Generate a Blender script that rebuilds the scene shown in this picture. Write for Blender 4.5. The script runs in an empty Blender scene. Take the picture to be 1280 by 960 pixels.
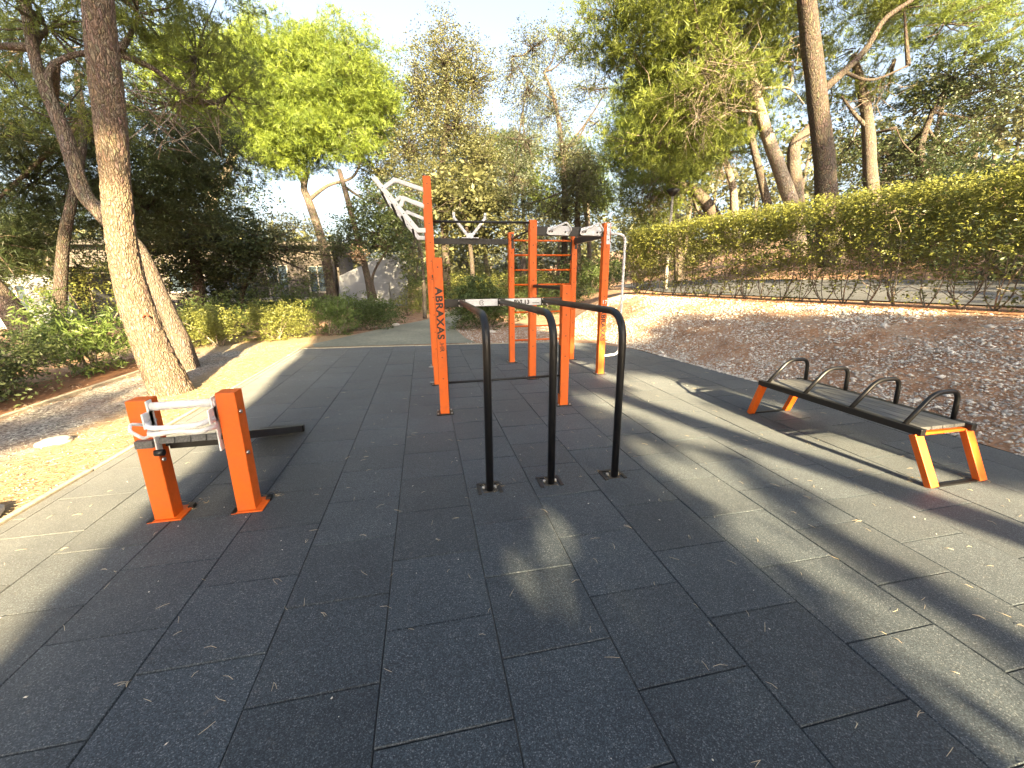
import bpy, bmesh, math, random
import numpy as np
from mathutils import Vector, Matrix, noise
random.seed(7); RNG = np.random.default_rng(11)
SC = bpy.context.scene; COL = SC.collection

# ------------------------------------------------------------------ camera, sky, sun, exposure
F, YAW, PITCH, ROLL, CH = 512.86, 0.20543, 0.2552, 0.008376, 1.5803
fw = Vector((math.sin(YAW)*math.cos(PITCH), math.cos(YAW)*math.cos(PITCH), -math.sin(PITCH)))
r0 = Vector((math.cos(YAW), -math.sin(YAW), 0)); d0 = fw.cross(r0)
rt = r0*math.cos(ROLL)+d0*math.sin(ROLL); dn = -r0*math.sin(ROLL)+d0*math.cos(ROLL)
cam_d = bpy.data.cameras.new('camera'); cam = bpy.data.objects.new('camera', cam_d); COL.objects.link(cam)
cam.matrix_world = Matrix(((rt.x, -dn.x, -fw.x, 0), (rt.y, -dn.y, -fw.y, 0), (rt.z, -dn.z, -fw.z, CH), (0, 0, 0, 1)))
cam_d.sensor_fit = 'HORIZONTAL'; cam_d.sensor_width = 36; cam_d.lens = 36*F/1280
cam_d.clip_start = 0.05; cam_d.clip_end = 2000
SC.camera = cam
SUN_EL = math.radians(21); SDX = 0.11            # sun behind the camera, slightly to the right
sv = Vector((SDX, -1, 0)).normalized()*math.cos(SUN_EL)+Vector((0, 0, math.sin(SUN_EL)))
W = bpy.data.worlds.new("World"); SC.world = W; W.use_nodes = True
nt = W.node_tree; bg = nt.nodes['Background']
sky = nt.nodes.new('ShaderNodeTexSky'); sky.sky_type = 'NISHITA'; sky.sun_disc = False
sky.sun_elevation = SUN_EL; sky.sun_rotation = math.atan2(sv.x, sv.y); sky.air_density = 1.0; sky.dust_density = 6.0; sky.ozone_density = 1.0
hs = nt.nodes.new('ShaderNodeHueSaturation'); hs.inputs['Saturation'].default_value = .74; hs.inputs['Value'].default_value = 1.2     # thin bright veil over the blue
nt.links.new(sky.outputs[0], hs.inputs['Color']); nt.links.new(hs.outputs[0], bg.inputs[0]); bg.inputs[1].default_value = 0.055
sl = bpy.data.lights.new('sun', 'SUN'); sl.energy = 5.0; sl.angle = math.radians(0.7); sl.color = (1.0, .78, .44)
so = bpy.data.objects.new('sun', sl); COL.objects.link(so); so.rotation_euler = sv.to_track_quat('Z', 'Y').to_euler()
SC.view_settings.view_transform = 'Standard'; SC.view_settings.look = 'None'
SC.view_settings.exposure = 3.1; SC.view_settings.gamma = 1.0; SC.view_settings.use_curve_mapping = False
SC.cycles.max_bounces = 6; SC.cycles.transparent_max_bounces = 4

def ray(px, py): return rt*((px-640)/F)+dn*((py-480)/F)+fw
def D(px, py, Y):                                # the world point seen at a photo pixel in the vertical plane at distance Y
    d = ray(px, py); return Vector((0, 0, CH))+d*(Y/d.y)

# ------------------------------------------------------------------ materials
def nodes(name):
    m = bpy.data.materials.new(name); m.use_nodes = True
    n = m.node_tree.nodes; return m, n, m.node_tree.links, n['Principled BSDF']
def N(n, t, **k):
    x = n.new('ShaderNode'+t)
    for a, b in k.items(): setattr(x, a, b)
    return x
def ramp(n, pts):
    r = n.new('ShaderNodeValToRGB'); e = r.color_ramp.elements
    while len(e) < len(pts): e.new(.5)
    for q, (p, c) in zip(e, pts): q.position = p; q.color = (*c, 1) if len(c) == 3 else c
    return r
def noise_n(n, l, scale, detail=4, coord='Object', rough=.6, vec=None):
    t = N(n, 'TexNoise'); t.inputs['Scale'].default_value = scale; t.inputs['Detail'].default_value = detail; t.inputs['Roughness'].default_value = rough
    if vec is None:
        c = N(n, 'TexCoord'); vec = c.outputs[coord]
    l.new(vec, t.inputs['Vector']); return t
def mix(n, l, a, b, f, mode='MIX'):
    m = N(n, 'Mix', data_type='RGBA', blend_type=mode)
    for s, v in ((m.inputs['Factor'], f), (m.inputs[6], a), (m.inputs[7], b)):
        if hasattr(v, 'links') or hasattr(v, 'is_linked'): l.new(v, s)
        elif isinstance(v, (int, float)): s.default_value = v
        else: s.default_value = (*v, 1)
    return m.outputs[2]
def bump(n, l, bs, h, strength, dist):
    b = N(n, 'Bump'); b.inputs['Strength'].default_value = strength; b.inputs['Distance'].default_value = dist
    l.new(h, b.inputs['Height']); l.new(b.outputs[0], bs.inputs['Normal']); return b
def paint(name, col, rough=.4, metal=0, var=.12, grime=(.12, .09, .06), gr=.35, scale=3):
    m, n, l, b = nodes(name)
    t = noise_n(n, l, scale, 6); r = ramp(n, [(.42, (0, 0, 0)), (.75, (1, 1, 1))]); l.new(t.outputs[0], r.inputs[0])
    ma = N(n, 'Math', operation='MULTIPLY'); l.new(r.outputs[0], ma.inputs[0]); ma.inputs[1].default_value = gr
    t2 = noise_n(n, l, 40, 3); r2 = ramp(n, [(.3, tuple(c*(1-var) for c in col)), (.7, tuple(min(1, c*(1+var*.5)) for c in col))]); l.new(t2.outputs[0], r2.inputs[0])
    l.new(mix(n, l, r2.outputs[0], grime, ma.outputs[0]), b.inputs['Base Color'])
    rr = N(n, 'MapRange'); l.new(t.outputs[0], rr.inputs[0]); rr.inputs[3].default_value = rough-.1; rr.inputs[4].default_value = rough+.2
    l.new(rr.outputs[0], b.inputs['Roughness']); b.inputs['Metallic'].default_value = metal
    bump(n, l, b, t2.outputs[0], .12, .002); return m
M = {}
M['orange'] = paint('orange_paint', (.74, .125, .003), .5, gr=.42, var=.08, grime=(.36, .105, .03), scale=7)
M['black'] = paint('black_paint', (.006, .006, .007), .34, gr=.12, grime=(.02, .018, .016))
M['black_metal'] = paint('black_bar', (.010, .010, .011), .42, gr=.25, grime=(.03, .026, .022))
M['white'] = paint('white_paint', (.78, .79, .80), .4, gr=.15, grime=(.35, .32, .26))
M['steel'] = paint('steel', (.5, .5, .5), .3, 1, gr=.2)
M['letter'] = paint('black_lettering', (.015, .012, .012), .5, gr=.1)
M['letter_white'] = paint('white_lettering', (.75, .74, .72), .5, gr=.1)
M['letter_pale'] = paint('grey_lettering', (.35, .2, .12), .5, gr=.1)
M['wall'] = paint('render_wall', (.24, .255, .29), .9, gr=.3, grime=(.28, .26, .24), scale=.8)
M['wall_dark'] = paint('brown_render', (.105, .09, .08), .9, gr=.4, grime=(.07, .055, .045), scale=.8)
M['roof'] = paint('roof_slab', (.07, .065, .06), .9, gr=.4)
M['concrete'] = paint('concrete', (.36, .34, .31), .9, gr=.5, grime=(.14, .12, .10), scale=2)
M['cloth'] = paint('blue_cloth', (.35, .42, .5), .9)
M['dead'] = paint('dead_leaf', (.35, .12, .04), .9, gr=.4)
M['needle'] = paint('dry_needle', (.62, .52, .36), .7, gr=.3)
def glass(name):
    m, n, l, b = nodes(name); b.inputs['Base Color'].default_value = (.05, .07, .09, 1); b.inputs['Roughness'].default_value = .08; b.inputs['Specular IOR Level'].default_value = .8; return m
M['glass'] = glass('window_glass')

def rubber():
    m, n, l, b = nodes('rubber_crumb'); g = N(n, 'NewGeometry'); oi = N(n, 'ObjectInfo'); P = g.outputs['Position']
    v = N(n, 'TexVoronoi'); v.inputs['Scale'].default_value = 260; l.new(P, v.inputs['Vector'])
    r = ramp(n, [(0, (.013, .020, .028)), (.55, (.028, .040, .053)), (.9, (.060, .078, .096)), (1, (.15, .165, .182))]); 
    sp = N(n, 'SeparateColor'); l.new(v.outputs['Color'], sp.inputs[0]); l.new(sp.outputs[0], r.inputs[0])
    t = noise_n(n, l, 1.6, 7, vec=P, rough=.7); rr = ramp(n, [(.35, (.74, .75, .78)), (.55, (1, 1, 1)), (.72, (1.32, 1.25, 1.14))]); l.new(t.outputs[0], rr.inputs[0])
    c = mix(n, l, r.outputs[0], rr.outputs[0], 1.0, 'MULTIPLY')
    tr = N(n, 'MapRange'); l.new(oi.outputs['Random'], tr.inputs[0]); tr.inputs[3].default_value = .84; tr.inputs[4].default_value = 1.16
    vm = N(n, 'VectorMath', operation='SCALE'); l.new(c, vm.inputs[0]); l.new(tr.outputs[0], vm.inputs['Scale'])
    t2 = noise_n(n, l, 14, 6, vec=P, rough=.75); r2 = ramp(n, [(.60, (0, 0, 0)), (.80, (.42, .42, .42))]); l.new(t2.outputs[0], r2.inputs[0])
    c2 = mix(n, l, vm.outputs[0], (.20, .175, .14), r2.outputs[0])
    # pale dust gathered towards the left edge and the far end, where the gravel is trodden in
    sx = N(n, 'SeparateXYZ'); l.new(P, sx.inputs[0]); mr = N(n, 'MapRange'); l.new(sx.outputs[0], mr.inputs[0])
    mr.inputs[1].default_value = -1.2; mr.inputs[2].default_value = -2.9; mr.inputs[3].default_value = 0; mr.inputs[4].default_value = .42
    mm = N(n, 'Math', operation='MULTIPLY'); l.new(mr.outputs[0], mm.inputs[0]); l.new(t.outputs[0], mm.inputs[1])
    c3 = mix(n, l, c2, (.30, .27, .21), mm.outputs[0])
    l.new(c3, b.inputs['Base Color']); b.inputs['Roughness'].default_value = .66; b.inputs['Specular IOR Level'].default_value = .34; b.inputs['Sheen Weight'].default_value = .14; b.inputs['Sheen Roughness'].default_value = .45; b.inputs['Sheen Tint'].default_value = (.90, .95, 1, 1)
    bump(n, l, b, sp.outputs[0], .55, .0025); return m
M['rubber'] = rubber()
M['joint'] = paint('joint_dirt', (.065, .06, .054), .95, gr=.5, grime=(.11, .09, .06), scale=6)

def leafmat(name, a, c, trans=.35, rough=.5, hue=.5):
    m, n, l, b = nodes(name); at = N(n, 'Attribute', attribute_name='tint')
    mid = tuple((x+y)/2 for x, y in zip(a, c)); r = ramp(n, [(0, a), (.5, mid), (1, c)]); l.new(at.outputs['Fac'], r.inputs[0])
    l.new(r.outputs[0], b.inputs['Base Color']); b.inputs['Roughness'].default_value = rough; b.inputs['Specular IOR Level'].default_value = .35
    tr = N(n, 'BsdfTranslucent'); l.new(mix(n, l, r.outputs[0], (1.0, 1.0, .5), .0 if trans < .01 else .12), tr.inputs[0])
    ms = N(n, 'MixShader'); ms.inputs[0].default_value = trans; l.new(b.outputs[0], ms.inputs[1]); l.new(tr.outputs[0], ms.inputs[2])
    l.new(ms.outputs[0], n['Material Output'].inputs['Surface']); return m
M['pine'] = leafmat('pine_needles', (.065, .095, .018), (.20, .24, .04))
M['pine_bright'] = leafmat('bright_pine_needles', (.060, .100, .016), (.19, .245, .032), .34)
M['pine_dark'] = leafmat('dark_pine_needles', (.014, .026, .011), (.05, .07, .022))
M['oak'] = leafmat('holm_oak_leaves', (.045, .053, .022), (.15, .15, .062), .25, .45)
M['oak_grey'] = leafmat('grey_oak_leaves', (.045, .060, .040), (.16, .18, .12), .25, .45)
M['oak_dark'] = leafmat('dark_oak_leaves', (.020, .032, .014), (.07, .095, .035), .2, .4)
M['shrub'] = leafmat('shrub_leaves', (.035, .060, .018), (.11, .15, .045), .3, .42)
M['shrub_dark'] = leafmat('dark_shrub_leaves', (.035, .055, .018), (.14, .17, .065), .25, .42)
M['shrub_yellow'] = leafmat('yellow_shrub_leaves', (.09, .11, .025), (.26, .27, .075), .35, .45)
M['oleander'] = leafmat('oleander_leaves', (.05, .09, .02), (.17, .23, .06), .3, .4)
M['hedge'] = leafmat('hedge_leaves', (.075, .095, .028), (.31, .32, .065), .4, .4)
M['dry'] = leafmat('dry_twigs', (.16, .11, .07), (.34, .25, .16), .1, .8)
M['litter'] = leafmat('leaf_litter', (.17, .085, .045), (.52, .39, .27), .05, .85)
M['stone'] = leafmat('limestone_gravel', (.20, .18, .16), (.72, .69, .64), .0, .85)
M['grit'] = leafmat('grey_grit', (.13, .125, .115), (.50, .48, .43), .0, .85)
M['straw'] = leafmat('straw_needles', (.20, .13, .06), (.52, .43, .26), .1, .8)

def bark(name, a, b_, c, sc=7, strength=1.0):
    m, n, l, b = nodes(name); tc = N(n, 'TexCoord'); mp = N(n, 'Mapping'); mp.inputs['Scale'].default_value = (1, 1, .30); l.new(tc.outputs['Object'], mp.inputs[0])
    w = noise_n(n, l, 5, 4, vec=mp.outputs[0]); ad = N(n, 'VectorMath', operation='MULTIPLY_ADD'); l.new(w.outputs['Color'], ad.inputs[0]); ad.inputs[1].default_value = (.14,)*3; l.new(mp.outputs[0], ad.inputs[2])
    v = N(n, 'TexVoronoi', feature='DISTANCE_TO_EDGE'); v.inputs['Scale'].default_value = sc*2.6; l.new(ad.outputs[0], v.inputs['Vector'])
    v2 = N(n, 'TexVoronoi'); v2.inputs['Scale'].default_value = sc*2.6; l.new(ad.outputs[0], v2.inputs['Vector'])
    t = noise_n(n, l, 22, 8, rough=.7); r = ramp(n, [(.25, b_), (.75, c)]); l.new(t.outputs[0], r.inputs[0])
    hs = mix(n, l, r.outputs[0], v2.outputs['Color'], .12, 'SOFT_LIGHT')
    e = ramp(n, [(0, (1, 1, 1)), (.10, (.25, .25, .25)), (.22, (0, 0, 0))]); l.new(v.outputs['Distance'], e.inputs[0])
    l.new(mix(n, l, hs, a, e.outputs[0]), b.inputs['Base Color']); b.inputs['Roughness'].default_value = .9; b.inputs['Specular IOR Level'].default_value = .2
    er = ramp(n, [(0, (0, 0, 0)), (.25, (1, 1, 1))]); l.new(v.outputs['Distance'], er.inputs[0])
    s = N(n, 'Math', operation='ADD'); l.new(er.outputs[0], s.inputs[0]); l.new(t.outputs[0], s.inputs[1])
    bump(n, l, b, s.outputs[0], strength, .018); return m
M['bark'] = bark('pine_bark', (.10, .075, .055), (.155, .118, .09), (.29, .225, .17), 15)
M['bark_far'] = bark('grey_pine_bark', (.08, .062, .05), (.125, .10, .082), (.22, .185, .15), 12)
M['bark_dark'] = bark('dark_bark', (.045, .036, .03), (.075, .06, .05), (.14, .115, .09), 11)
M['bark_pale'] = bark('pale_bark', (.16, .13, .10), (.25, .205, .16), (.40, .34, .27), 11)
M['stem'] = bark('hedge_stem_bark', (.07, .055, .04), (.20, .16, .12), (.42, .36, .28), 12, .4)

def ground():
    m, n, l, b = nodes('forest_soil'); g = N(n, 'NewGeometry'); P = g.outputs['Position']
    zone = N(n, 'Attribute', attribute_name='zone'); sc = N(n, 'SeparateColor'); l.new(zone.outputs['Color'], sc.inputs[0])
    t = noise_n(n, l, 3.2, 10, vec=P, rough=.7); soil = ramp(n, [(.30, (.17, .10, .065)), (.5, (.36, .215, .135)), (.70, (.44, .34, .25))]); l.new(t.outputs[0], soil.inputs[0])
    v = N(n, 'TexVoronoi'); v.inputs['Scale'].default_value = 42; l.new(P, v.inputs['Vector']); vs = N(n, 'SeparateColor'); l.new(v.outputs['Color'], vs.inputs[0])
    t2 = noise_n(n, l, 1.1, 5, vec=P); ad = N(n, 'Math', operation='ADD'); l.new(vs.outputs[0], ad.inputs[0]); l.new(t2.outputs[0], ad.inputs[1])
    peb = ramp(n, [(.0, (0, 0, 0)), (.74, (0, 0, 0)), (.80, (1, 1, 1))]); 
    h = N(n, 'Math', operation='MULTIPLY'); l.new(ad.outputs[0], h.inputs[0]); h.inputs[1].default_value = .62; l.new(h.outputs[0], peb.inputs[0])
    pc = ramp(n, [(0, (.22, .2, .18)), (1, (.62, .6, .56))]); l.new(vs.outputs[1], pc.inputs[0])
    pm = N(n, 'Math', operation='MULTIPLY'); l.new(peb.outputs[0], pm.inputs[0]); l.new(sc.outputs[0], pm.inputs[1])
    c1 = mix(n, l, soil.outputs[0], pc.outputs[0], pm.outputs[0])
    grav = ramp(n, [(.1, (.12, .11, .10)), (.5, (.27, .25, .225)), (.9, (.46, .44, .40))]); l.new(vs.outputs[2], grav.inputs[0])
    c2 = mix(n, l, c1, grav.outputs[0], sc.outputs[1])
    st = ramp(n, [(.35, (.22, .15, .08)), (.55, (.42, .34, .21)), (.75, (.56, .50, .37))]); t4 = noise_n(n, l, 60, 4, vec=P); l.new(t4.outputs[0], st.inputs[0])
    c3 = mix(n, l, c2, st.outputs[0], sc.outputs[2])
    l.new(c3, b.inputs['Base Color']); b.inputs['Roughness'].default_value = .95; b.inputs['Specular IOR Level'].default_value = .15
    t3 = noise_n(n, l, 30, 8, vec=P, rough=.75); s = N(n, 'Math', operation='ADD'); l.new(t3.outputs[0], s.inputs[0]); l.new(vs.outputs[0], s.inputs[1])
    bump(n, l, b, s.outputs[0], .8, .03); return m
M['ground'] = ground()
def flat_mat(name, a, c, sc=30, big=.6, rough=.9):
    m, n, l, b = nodes(name); g = N(n, 'NewGeometry'); P = g.outputs['Position']
    t = noise_n(n, l, sc, 6, vec=P, rough=.75); t2 = noise_n(n, l, big, 6, vec=P); r = ramp(n, [(.3, a), (.7, c)]); l.new(t.outputs[0], r.inputs[0])
    r2 = ramp(n, [(.35, (.75, .75, .75)), (.65, (1.15, 1.12, 1.08))]); l.new(t2.outputs[0], r2.inputs[0])
    l.new(mix(n, l, r.outputs[0], r2.outputs[0], 1.0, 'MULTIPLY'), b.inputs['Base Color']); b.inputs['Roughness'].default_value = rough
    bump(n, l, b, t.outputs[0], .5, .006); return m
M['road'] = flat_mat('road_asphalt', (.055, .06, .068), (.095, .10, .11))
M['paving'] = flat_mat('path_paving', (.16, .165, .13), (.30, .30, .24), 12)
M['soil_red'] = flat_mat('red_soil', (.16, .07, .03), (.34, .16, .075), 14)
M['kerb'] = flat_mat('pale_kerb', (.33, .29, .22), (.55, .49, .38), 20)
M['slat'] = None
def slat():
    m, n, l, b = nodes('grey_plank'); tc = N(n, 'TexCoord'); mp = N(n, 'Mapping'); mp.inputs['Scale'].default_value = (30, 1.5, 30); l.new(tc.outputs['Object'], mp.inputs[0])
    t = noise_n(n, l, 2.5, 8, vec=mp.outputs[0]); r = ramp(n, [(.3, (.05, .052, .055)), (.7, (.15, .155, .155))]); l.new(t.outputs[0], r.inputs[0])
    oi = N(n, 'ObjectInfo'); l.new(mix(n, l, r.outputs[0], (.36, .33, .29), .0), b.inputs['Base Color']); b.inputs['Roughness'].default_value = .6
    bump(n, l, b, t.outputs[0], .4, .002); return m
M['slat'] = slat()

# ------------------------------------------------------------------ object helpers
ORI = [Vector((0, 0, 0))]
def thing(name, label, cat, loc=(0, 0, 0), group=None):
    o = bpy.data.objects.new(name, None); COL.objects.link(o); o.location = loc; o.empty_display_size = .2
    o['label'] = label; o['category'] = cat
    if group: o['group'] = group
    ORI[0] = Vector(loc); return o
def tag(o, label, cat, group=None):
    o['label'] = label; o['category'] = cat
    if group: o['group'] = group
    return o
TINY = {'bolts', 'bolt_holes', 'dark_cutout', 'small_print', 'railing', 'hung_laundry', 'limbs', 'dead_twigs', 'base_frame', 'crown', 'foliage', 'stems', 'grip_screws'}
def link(name, me, mat, parent=None, label=None, kind=None):
    if name in TINY: kind = 'stuff'
    o = bpy.data.objects.new(name, me); COL.objects.link(o)
    if mat is not None and not me.materials: me.materials.append(mat)
    if parent: o.parent = parent
    if label: o['label'] = label
    if kind: o['kind'] = kind
    return o
def bmo(name, bm, mat, parent=None, smooth=False, **k):       # a bmesh written in world coordinates becomes one object
    if parent: bmesh.ops.translate(bm, verts=bm.verts, vec=-ORI[0])
    me = bpy.data.meshes.new(name); bm.to_mesh(me); bm.free()
    if smooth: me.shade_smooth()
    return link(name, me, mat, parent, **k)
def box(bm, c, s, bev=0, rot=None):
    m = Matrix.Translation(Vector(c)) @ (rot.to_4x4() if rot is not None else Matrix.Identity(4)) @ Matrix.Diagonal((*s, 1))
    r = bmesh.ops.create_cube(bm, size=1, matrix=m)
    if bev: bmesh.ops.bevel(bm, geom=list({e for v in r['verts'] for e in v.link_edges}), offset=bev, segments=2, affect='EDGES', profile=.5)
    return r['verts']
def bar(bm, a, b, w, h, bev=0, up=Vector((0, 0, 1))):         # rectangular bar from a to b; w across, h along 'up'
    a = Vector(a); b = Vector(b); y = (b-a).normalized(); x = y.cross(up).normalized(); z = x.cross(y)
    R = Matrix((x, y, z)).transposed(); return box(bm, (a+b)/2, (w, (b-a).length, h), bev, R)
def tube(bm, pts, rad, seg=12, caps=True, disp=None):
    pts = [Vector(p) for p in pts]; n = len(pts); rad = rad if hasattr(rad, '__len__') else [rad]*n
    t = [(pts[min(i+1, n-1)]-pts[max(i-1, 0)]).normalized() for i in range(n)]
    u = t[0].orthogonal().normalized(); rings = []
    for i in range(n):
        u = (u-t[i]*u.dot(t[i])).normalized(); v = t[i].cross(u); ring = []
        for k in range(seg):
            a = 2*math.pi*k/seg; d = u*math.cos(a)+v*math.sin(a); r = rad[i]
            if disp: r *= disp(pts[i]+d*r, a, i)
            ring.append(bm.verts.new(pts[i]+d*r))
        rings.append(ring)
    for i in range(n-1):
        for k in range(seg): bm.faces.new((rings[i][k], rings[i][(k+1) % seg], rings[i+1][(k+1) % seg], rings[i+1][k])).smooth = True
    if caps: bm.faces.new(rings[0][::-1]); bm.faces.new(rings[-1])
def arcpath(pts, r, k=6):                                      # polyline with rounded corners
    pts = [Vector(p) for p in pts]; out = [pts[0]]
    for i in range(1, len(pts)-1):
        a = (pts[i-1]-pts[i]); b = (pts[i+1]-pts[i]); q = min(r, a.length*.49, b.length*.49); a.normalize(); b.normalize()
        p0 = pts[i]+a*q; p1 = pts[i]+b*q
        for j in range(k+1):
            s = j/k; out.append(p0*(1-s)**2+pts[i]*2*s*(1-s)+p1*s*s)
    out.append(pts[-1]); return out
def smooth(pts, k=6):                                         # Catmull-Rom
    P = [Vector(p) for p in pts]; P = [P[0]*2-P[1]]+P+[P[-1]*2-P[-2]]; out = []
    for i in range(1, len(P)-2):
        for j in range(k):
            t = j/k; a, b, c, d = P[i-1:i+3]
            out.append(.5*((2*b)+(c-a)*t+(2*a-5*b+4*c-d)*t*t+(3*b-a-3*c+d)*t**3))
    out.append(P[-2]); return out
def cyl(bm, c, axis, r, h, seg=10):
    c = Vector(c); a = Vector(axis).normalized()*h/2; tube(bm, [c-a, c+a], r, seg)
def npmesh(name, V, Fc, nper, tint=None, attr='tint'):        # V (n,3), faces flat index array with nper corners each
    me = bpy.data.meshes.new(name); nf = len(Fc)//nper
    me.vertices.add(len(V)); me.vertices.foreach_set('co', np.ascontiguousarray(V, np.float32).ravel())
    me.loops.add(len(Fc)); me.loops.foreach_set('vertex_index', np.ascontiguousarray(Fc, np.int32))
    me.polygons.add(nf); me.polygons.foreach_set('loop_start', np.arange(0, nf*nper, nper, dtype=np.int32))
    me.polygons.foreach_set('loop_total', np.full(nf, nper, np.int32))
    if tint is not None:
        a = me.attributes.new(attr, 'FLOAT', 'POINT'); a.data.foreach_set('value', np.ascontiguousarray(tint, np.float32))
    me.update(calc_edges=True); me.validate(); return me
def text(s, size, mat, org, xdir, ydir, parent, name='lettering', bold=.0, label=None, sx=1.0, space=1.0):
    cu = bpy.data.curves.new('t', 'FONT'); cu.body = s; cu.size = size; cu.offset = bold; cu.extrude = .0008; cu.align_x = 'LEFT'; cu.resolution_u = 4; cu.space_character = space
    o = bpy.data.objects.new('t', cu); COL.objects.link(o); bpy.context.view_layer.update()
    me = bpy.data.meshes.new_from_object(o.evaluated_get(bpy.context.evaluated_depsgraph_get())); bpy.data.objects.remove(o); bpy.data.curves.remove(cu)
    x = Vector(xdir).normalized(); y = Vector(ydir).normalized(); z = x.cross(y)
    Mx = Matrix((x*sx, y, z)).transposed().to_4x4(); Mx.translation = Vector(org)-ORI[0]; me.transform(Mx); me.materials.clear(); me.name = name
    return link(name, me, mat, parent, label)

# ------------------------------------------------------------------ foliage
def unit(n): v = RNG.normal(size=(n, 3)); return v/np.linalg.norm(v, axis=1)[:, None]
def leaf_cloud(C_, tint, size, aspect=.5, flat=.4, up=.0):     # one folded leaf (2 triangles, 4 corners) at each centre
    n = len(C_); d = unit(n); d[:, 2] = d[:, 2]*(1-flat)+up; d /= np.linalg.norm(d, axis=1)[:, None]
    nn = unit(n); nn[:, 2] += .7; s = np.cross(d, nn); s /= np.linalg.norm(s, axis=1)[:, None]+1e-9
    L = (size*RNG.uniform(.65, 1.25, n))[:, None]; f = np.cross(s, d)*L*.10
    a = C_-d*L*.5; b = C_+d*L*.5; m = C_-d*L*.05
    V = np.stack([a, m+s*L*aspect*.5+f, b, m-s*L*aspect*.5+f], 1).reshape(-1, 3)
    return V, np.arange(4*n), np.repeat(tint, 4)
def needle_cloud(C_, tint, size, k=6, width=.10, up=.35, ax=None):
    n = len(C_); base = np.repeat(C_, k, 0); 
    if ax is None: ax = unit(n)+np.array([0, 0, up])
    d = np.repeat(ax, k, 0)+unit(n*k)*.75; d /= np.linalg.norm(d, axis=1)[:, None]
    s = np.cross(d, unit(n*k)); s /= np.linalg.norm(s, axis=1)[:, None]+1e-9
    L = (size*RNG.uniform(.6, 1.3, n*k))[:, None]; base = base+unit(n*k)*size*.18
    V = np.stack([base+s*L*width*.5, base-s*L*width*.5, base+d*L], 1).reshape(-1, 3)
    return V, np.arange(3*n*k), np.repeat(np.repeat(tint, k), 3)
DENS = 1.5
def clumps(blobs, per_m3, cr, per_clump, shell=.45):
    """blobs (x,y,z,rx,ry,rz) -> leaf centres gathered in small clumps, with the clump tint and clump centres"""
    cs = []
    for b in blobs:
        vol = 4.19*b[3]*b[4]*b[5]; n = max(6, int(vol*per_m3*DENS)); u = unit(n)*(RNG.uniform(shell**3, 1, n)**(1/3))[:, None]
        sd = Vector((b[0]*3.1, b[2]*2.3, b[1])); u *= np.array([1.0+.75*noise.noise(Vector(q)*1.9+sd)+.35*noise.noise(Vector(q)*4.5+sd) for q in (u/np.linalg.norm(u, axis=1)[:, None]).tolist()])[:, None]
        cs.append(np.array(b[:3])+u*np.array(b[3:6]))
    cs = np.concatenate(cs); n = len(cs); tint = np.clip(RNG.normal(.5, .22, n), 0, 1)
    r = cr*RNG.uniform(.6, 1.5, n)
    off = unit(n*per_clump)*(RNG.uniform(0, 1, n*per_clump)**.5)[:, None]*np.repeat(r, per_clump)[:, None]*np.array([1, 1, .6])
    return np.repeat(cs, per_clump, 0)+off, np.clip(np.repeat(tint, per_clump)+RNG.normal(0, .13, n*per_clump), 0, 1), cs
def limbs_bm(bm, cs, blobs, roots, r0=.05, every=6, seg=5):
    """branches from the trunk tips to the blobs and twigs on to a share of the clumps"""
    for i, b in enumerate(blobs):
        c = Vector(b[:3]); q = min(roots, key=lambda p: (p-c).length); mid = (q+c)/2+Vector((random.uniform(-.3, .3), random.uniform(-.3, .3), random.uniform(-.5, .1)))*min(1, (c-q).length*.3)
        tube(bm, smooth([q, mid, c], 4), [r0*(1-.6*k/8) for k in range(9)], 7)
    bc = np.array([b[:3] for b in blobs])
    for c in cs[::int(every*DENS+.5)]:
        j = int(np.argmin(((bc-c)**2).sum(1))); o = Vector(bc[j]); c = Vector(c); o = o.lerp(c, random.uniform(0, .25))
        mid = o.lerp(c, .5)+Vector((random.uniform(-1, 1), random.uniform(-1, 1), random.uniform(-1, .3)))*.15*(c-o).length
        tube(bm, [o, mid, c], [r0*.34, r0*.22, r0*.09], 4, caps=False)
def platedisp(p, a, i):
    v = noise.voronoi(Vector((p.x*17, p.y*17, p.z*6))+noise.noise_vector(p*5)*.35)[0]; c = min(1, (v[1]-v[0])*3.2)
    return 1+.07*noise.noise(Vector((p.x*3, p.y*3, p.z*1.3)))+.055*(c-.6)+.03*noise.noise(p*24)
def barkdisp(amp, sc=3.0):
    return lambda p, a, i: 1+amp*noise.noise(Vector((p.x*sc, p.y*sc, p.z*sc*.45)))+amp*.35*noise.noise(p*sc*4)
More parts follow.
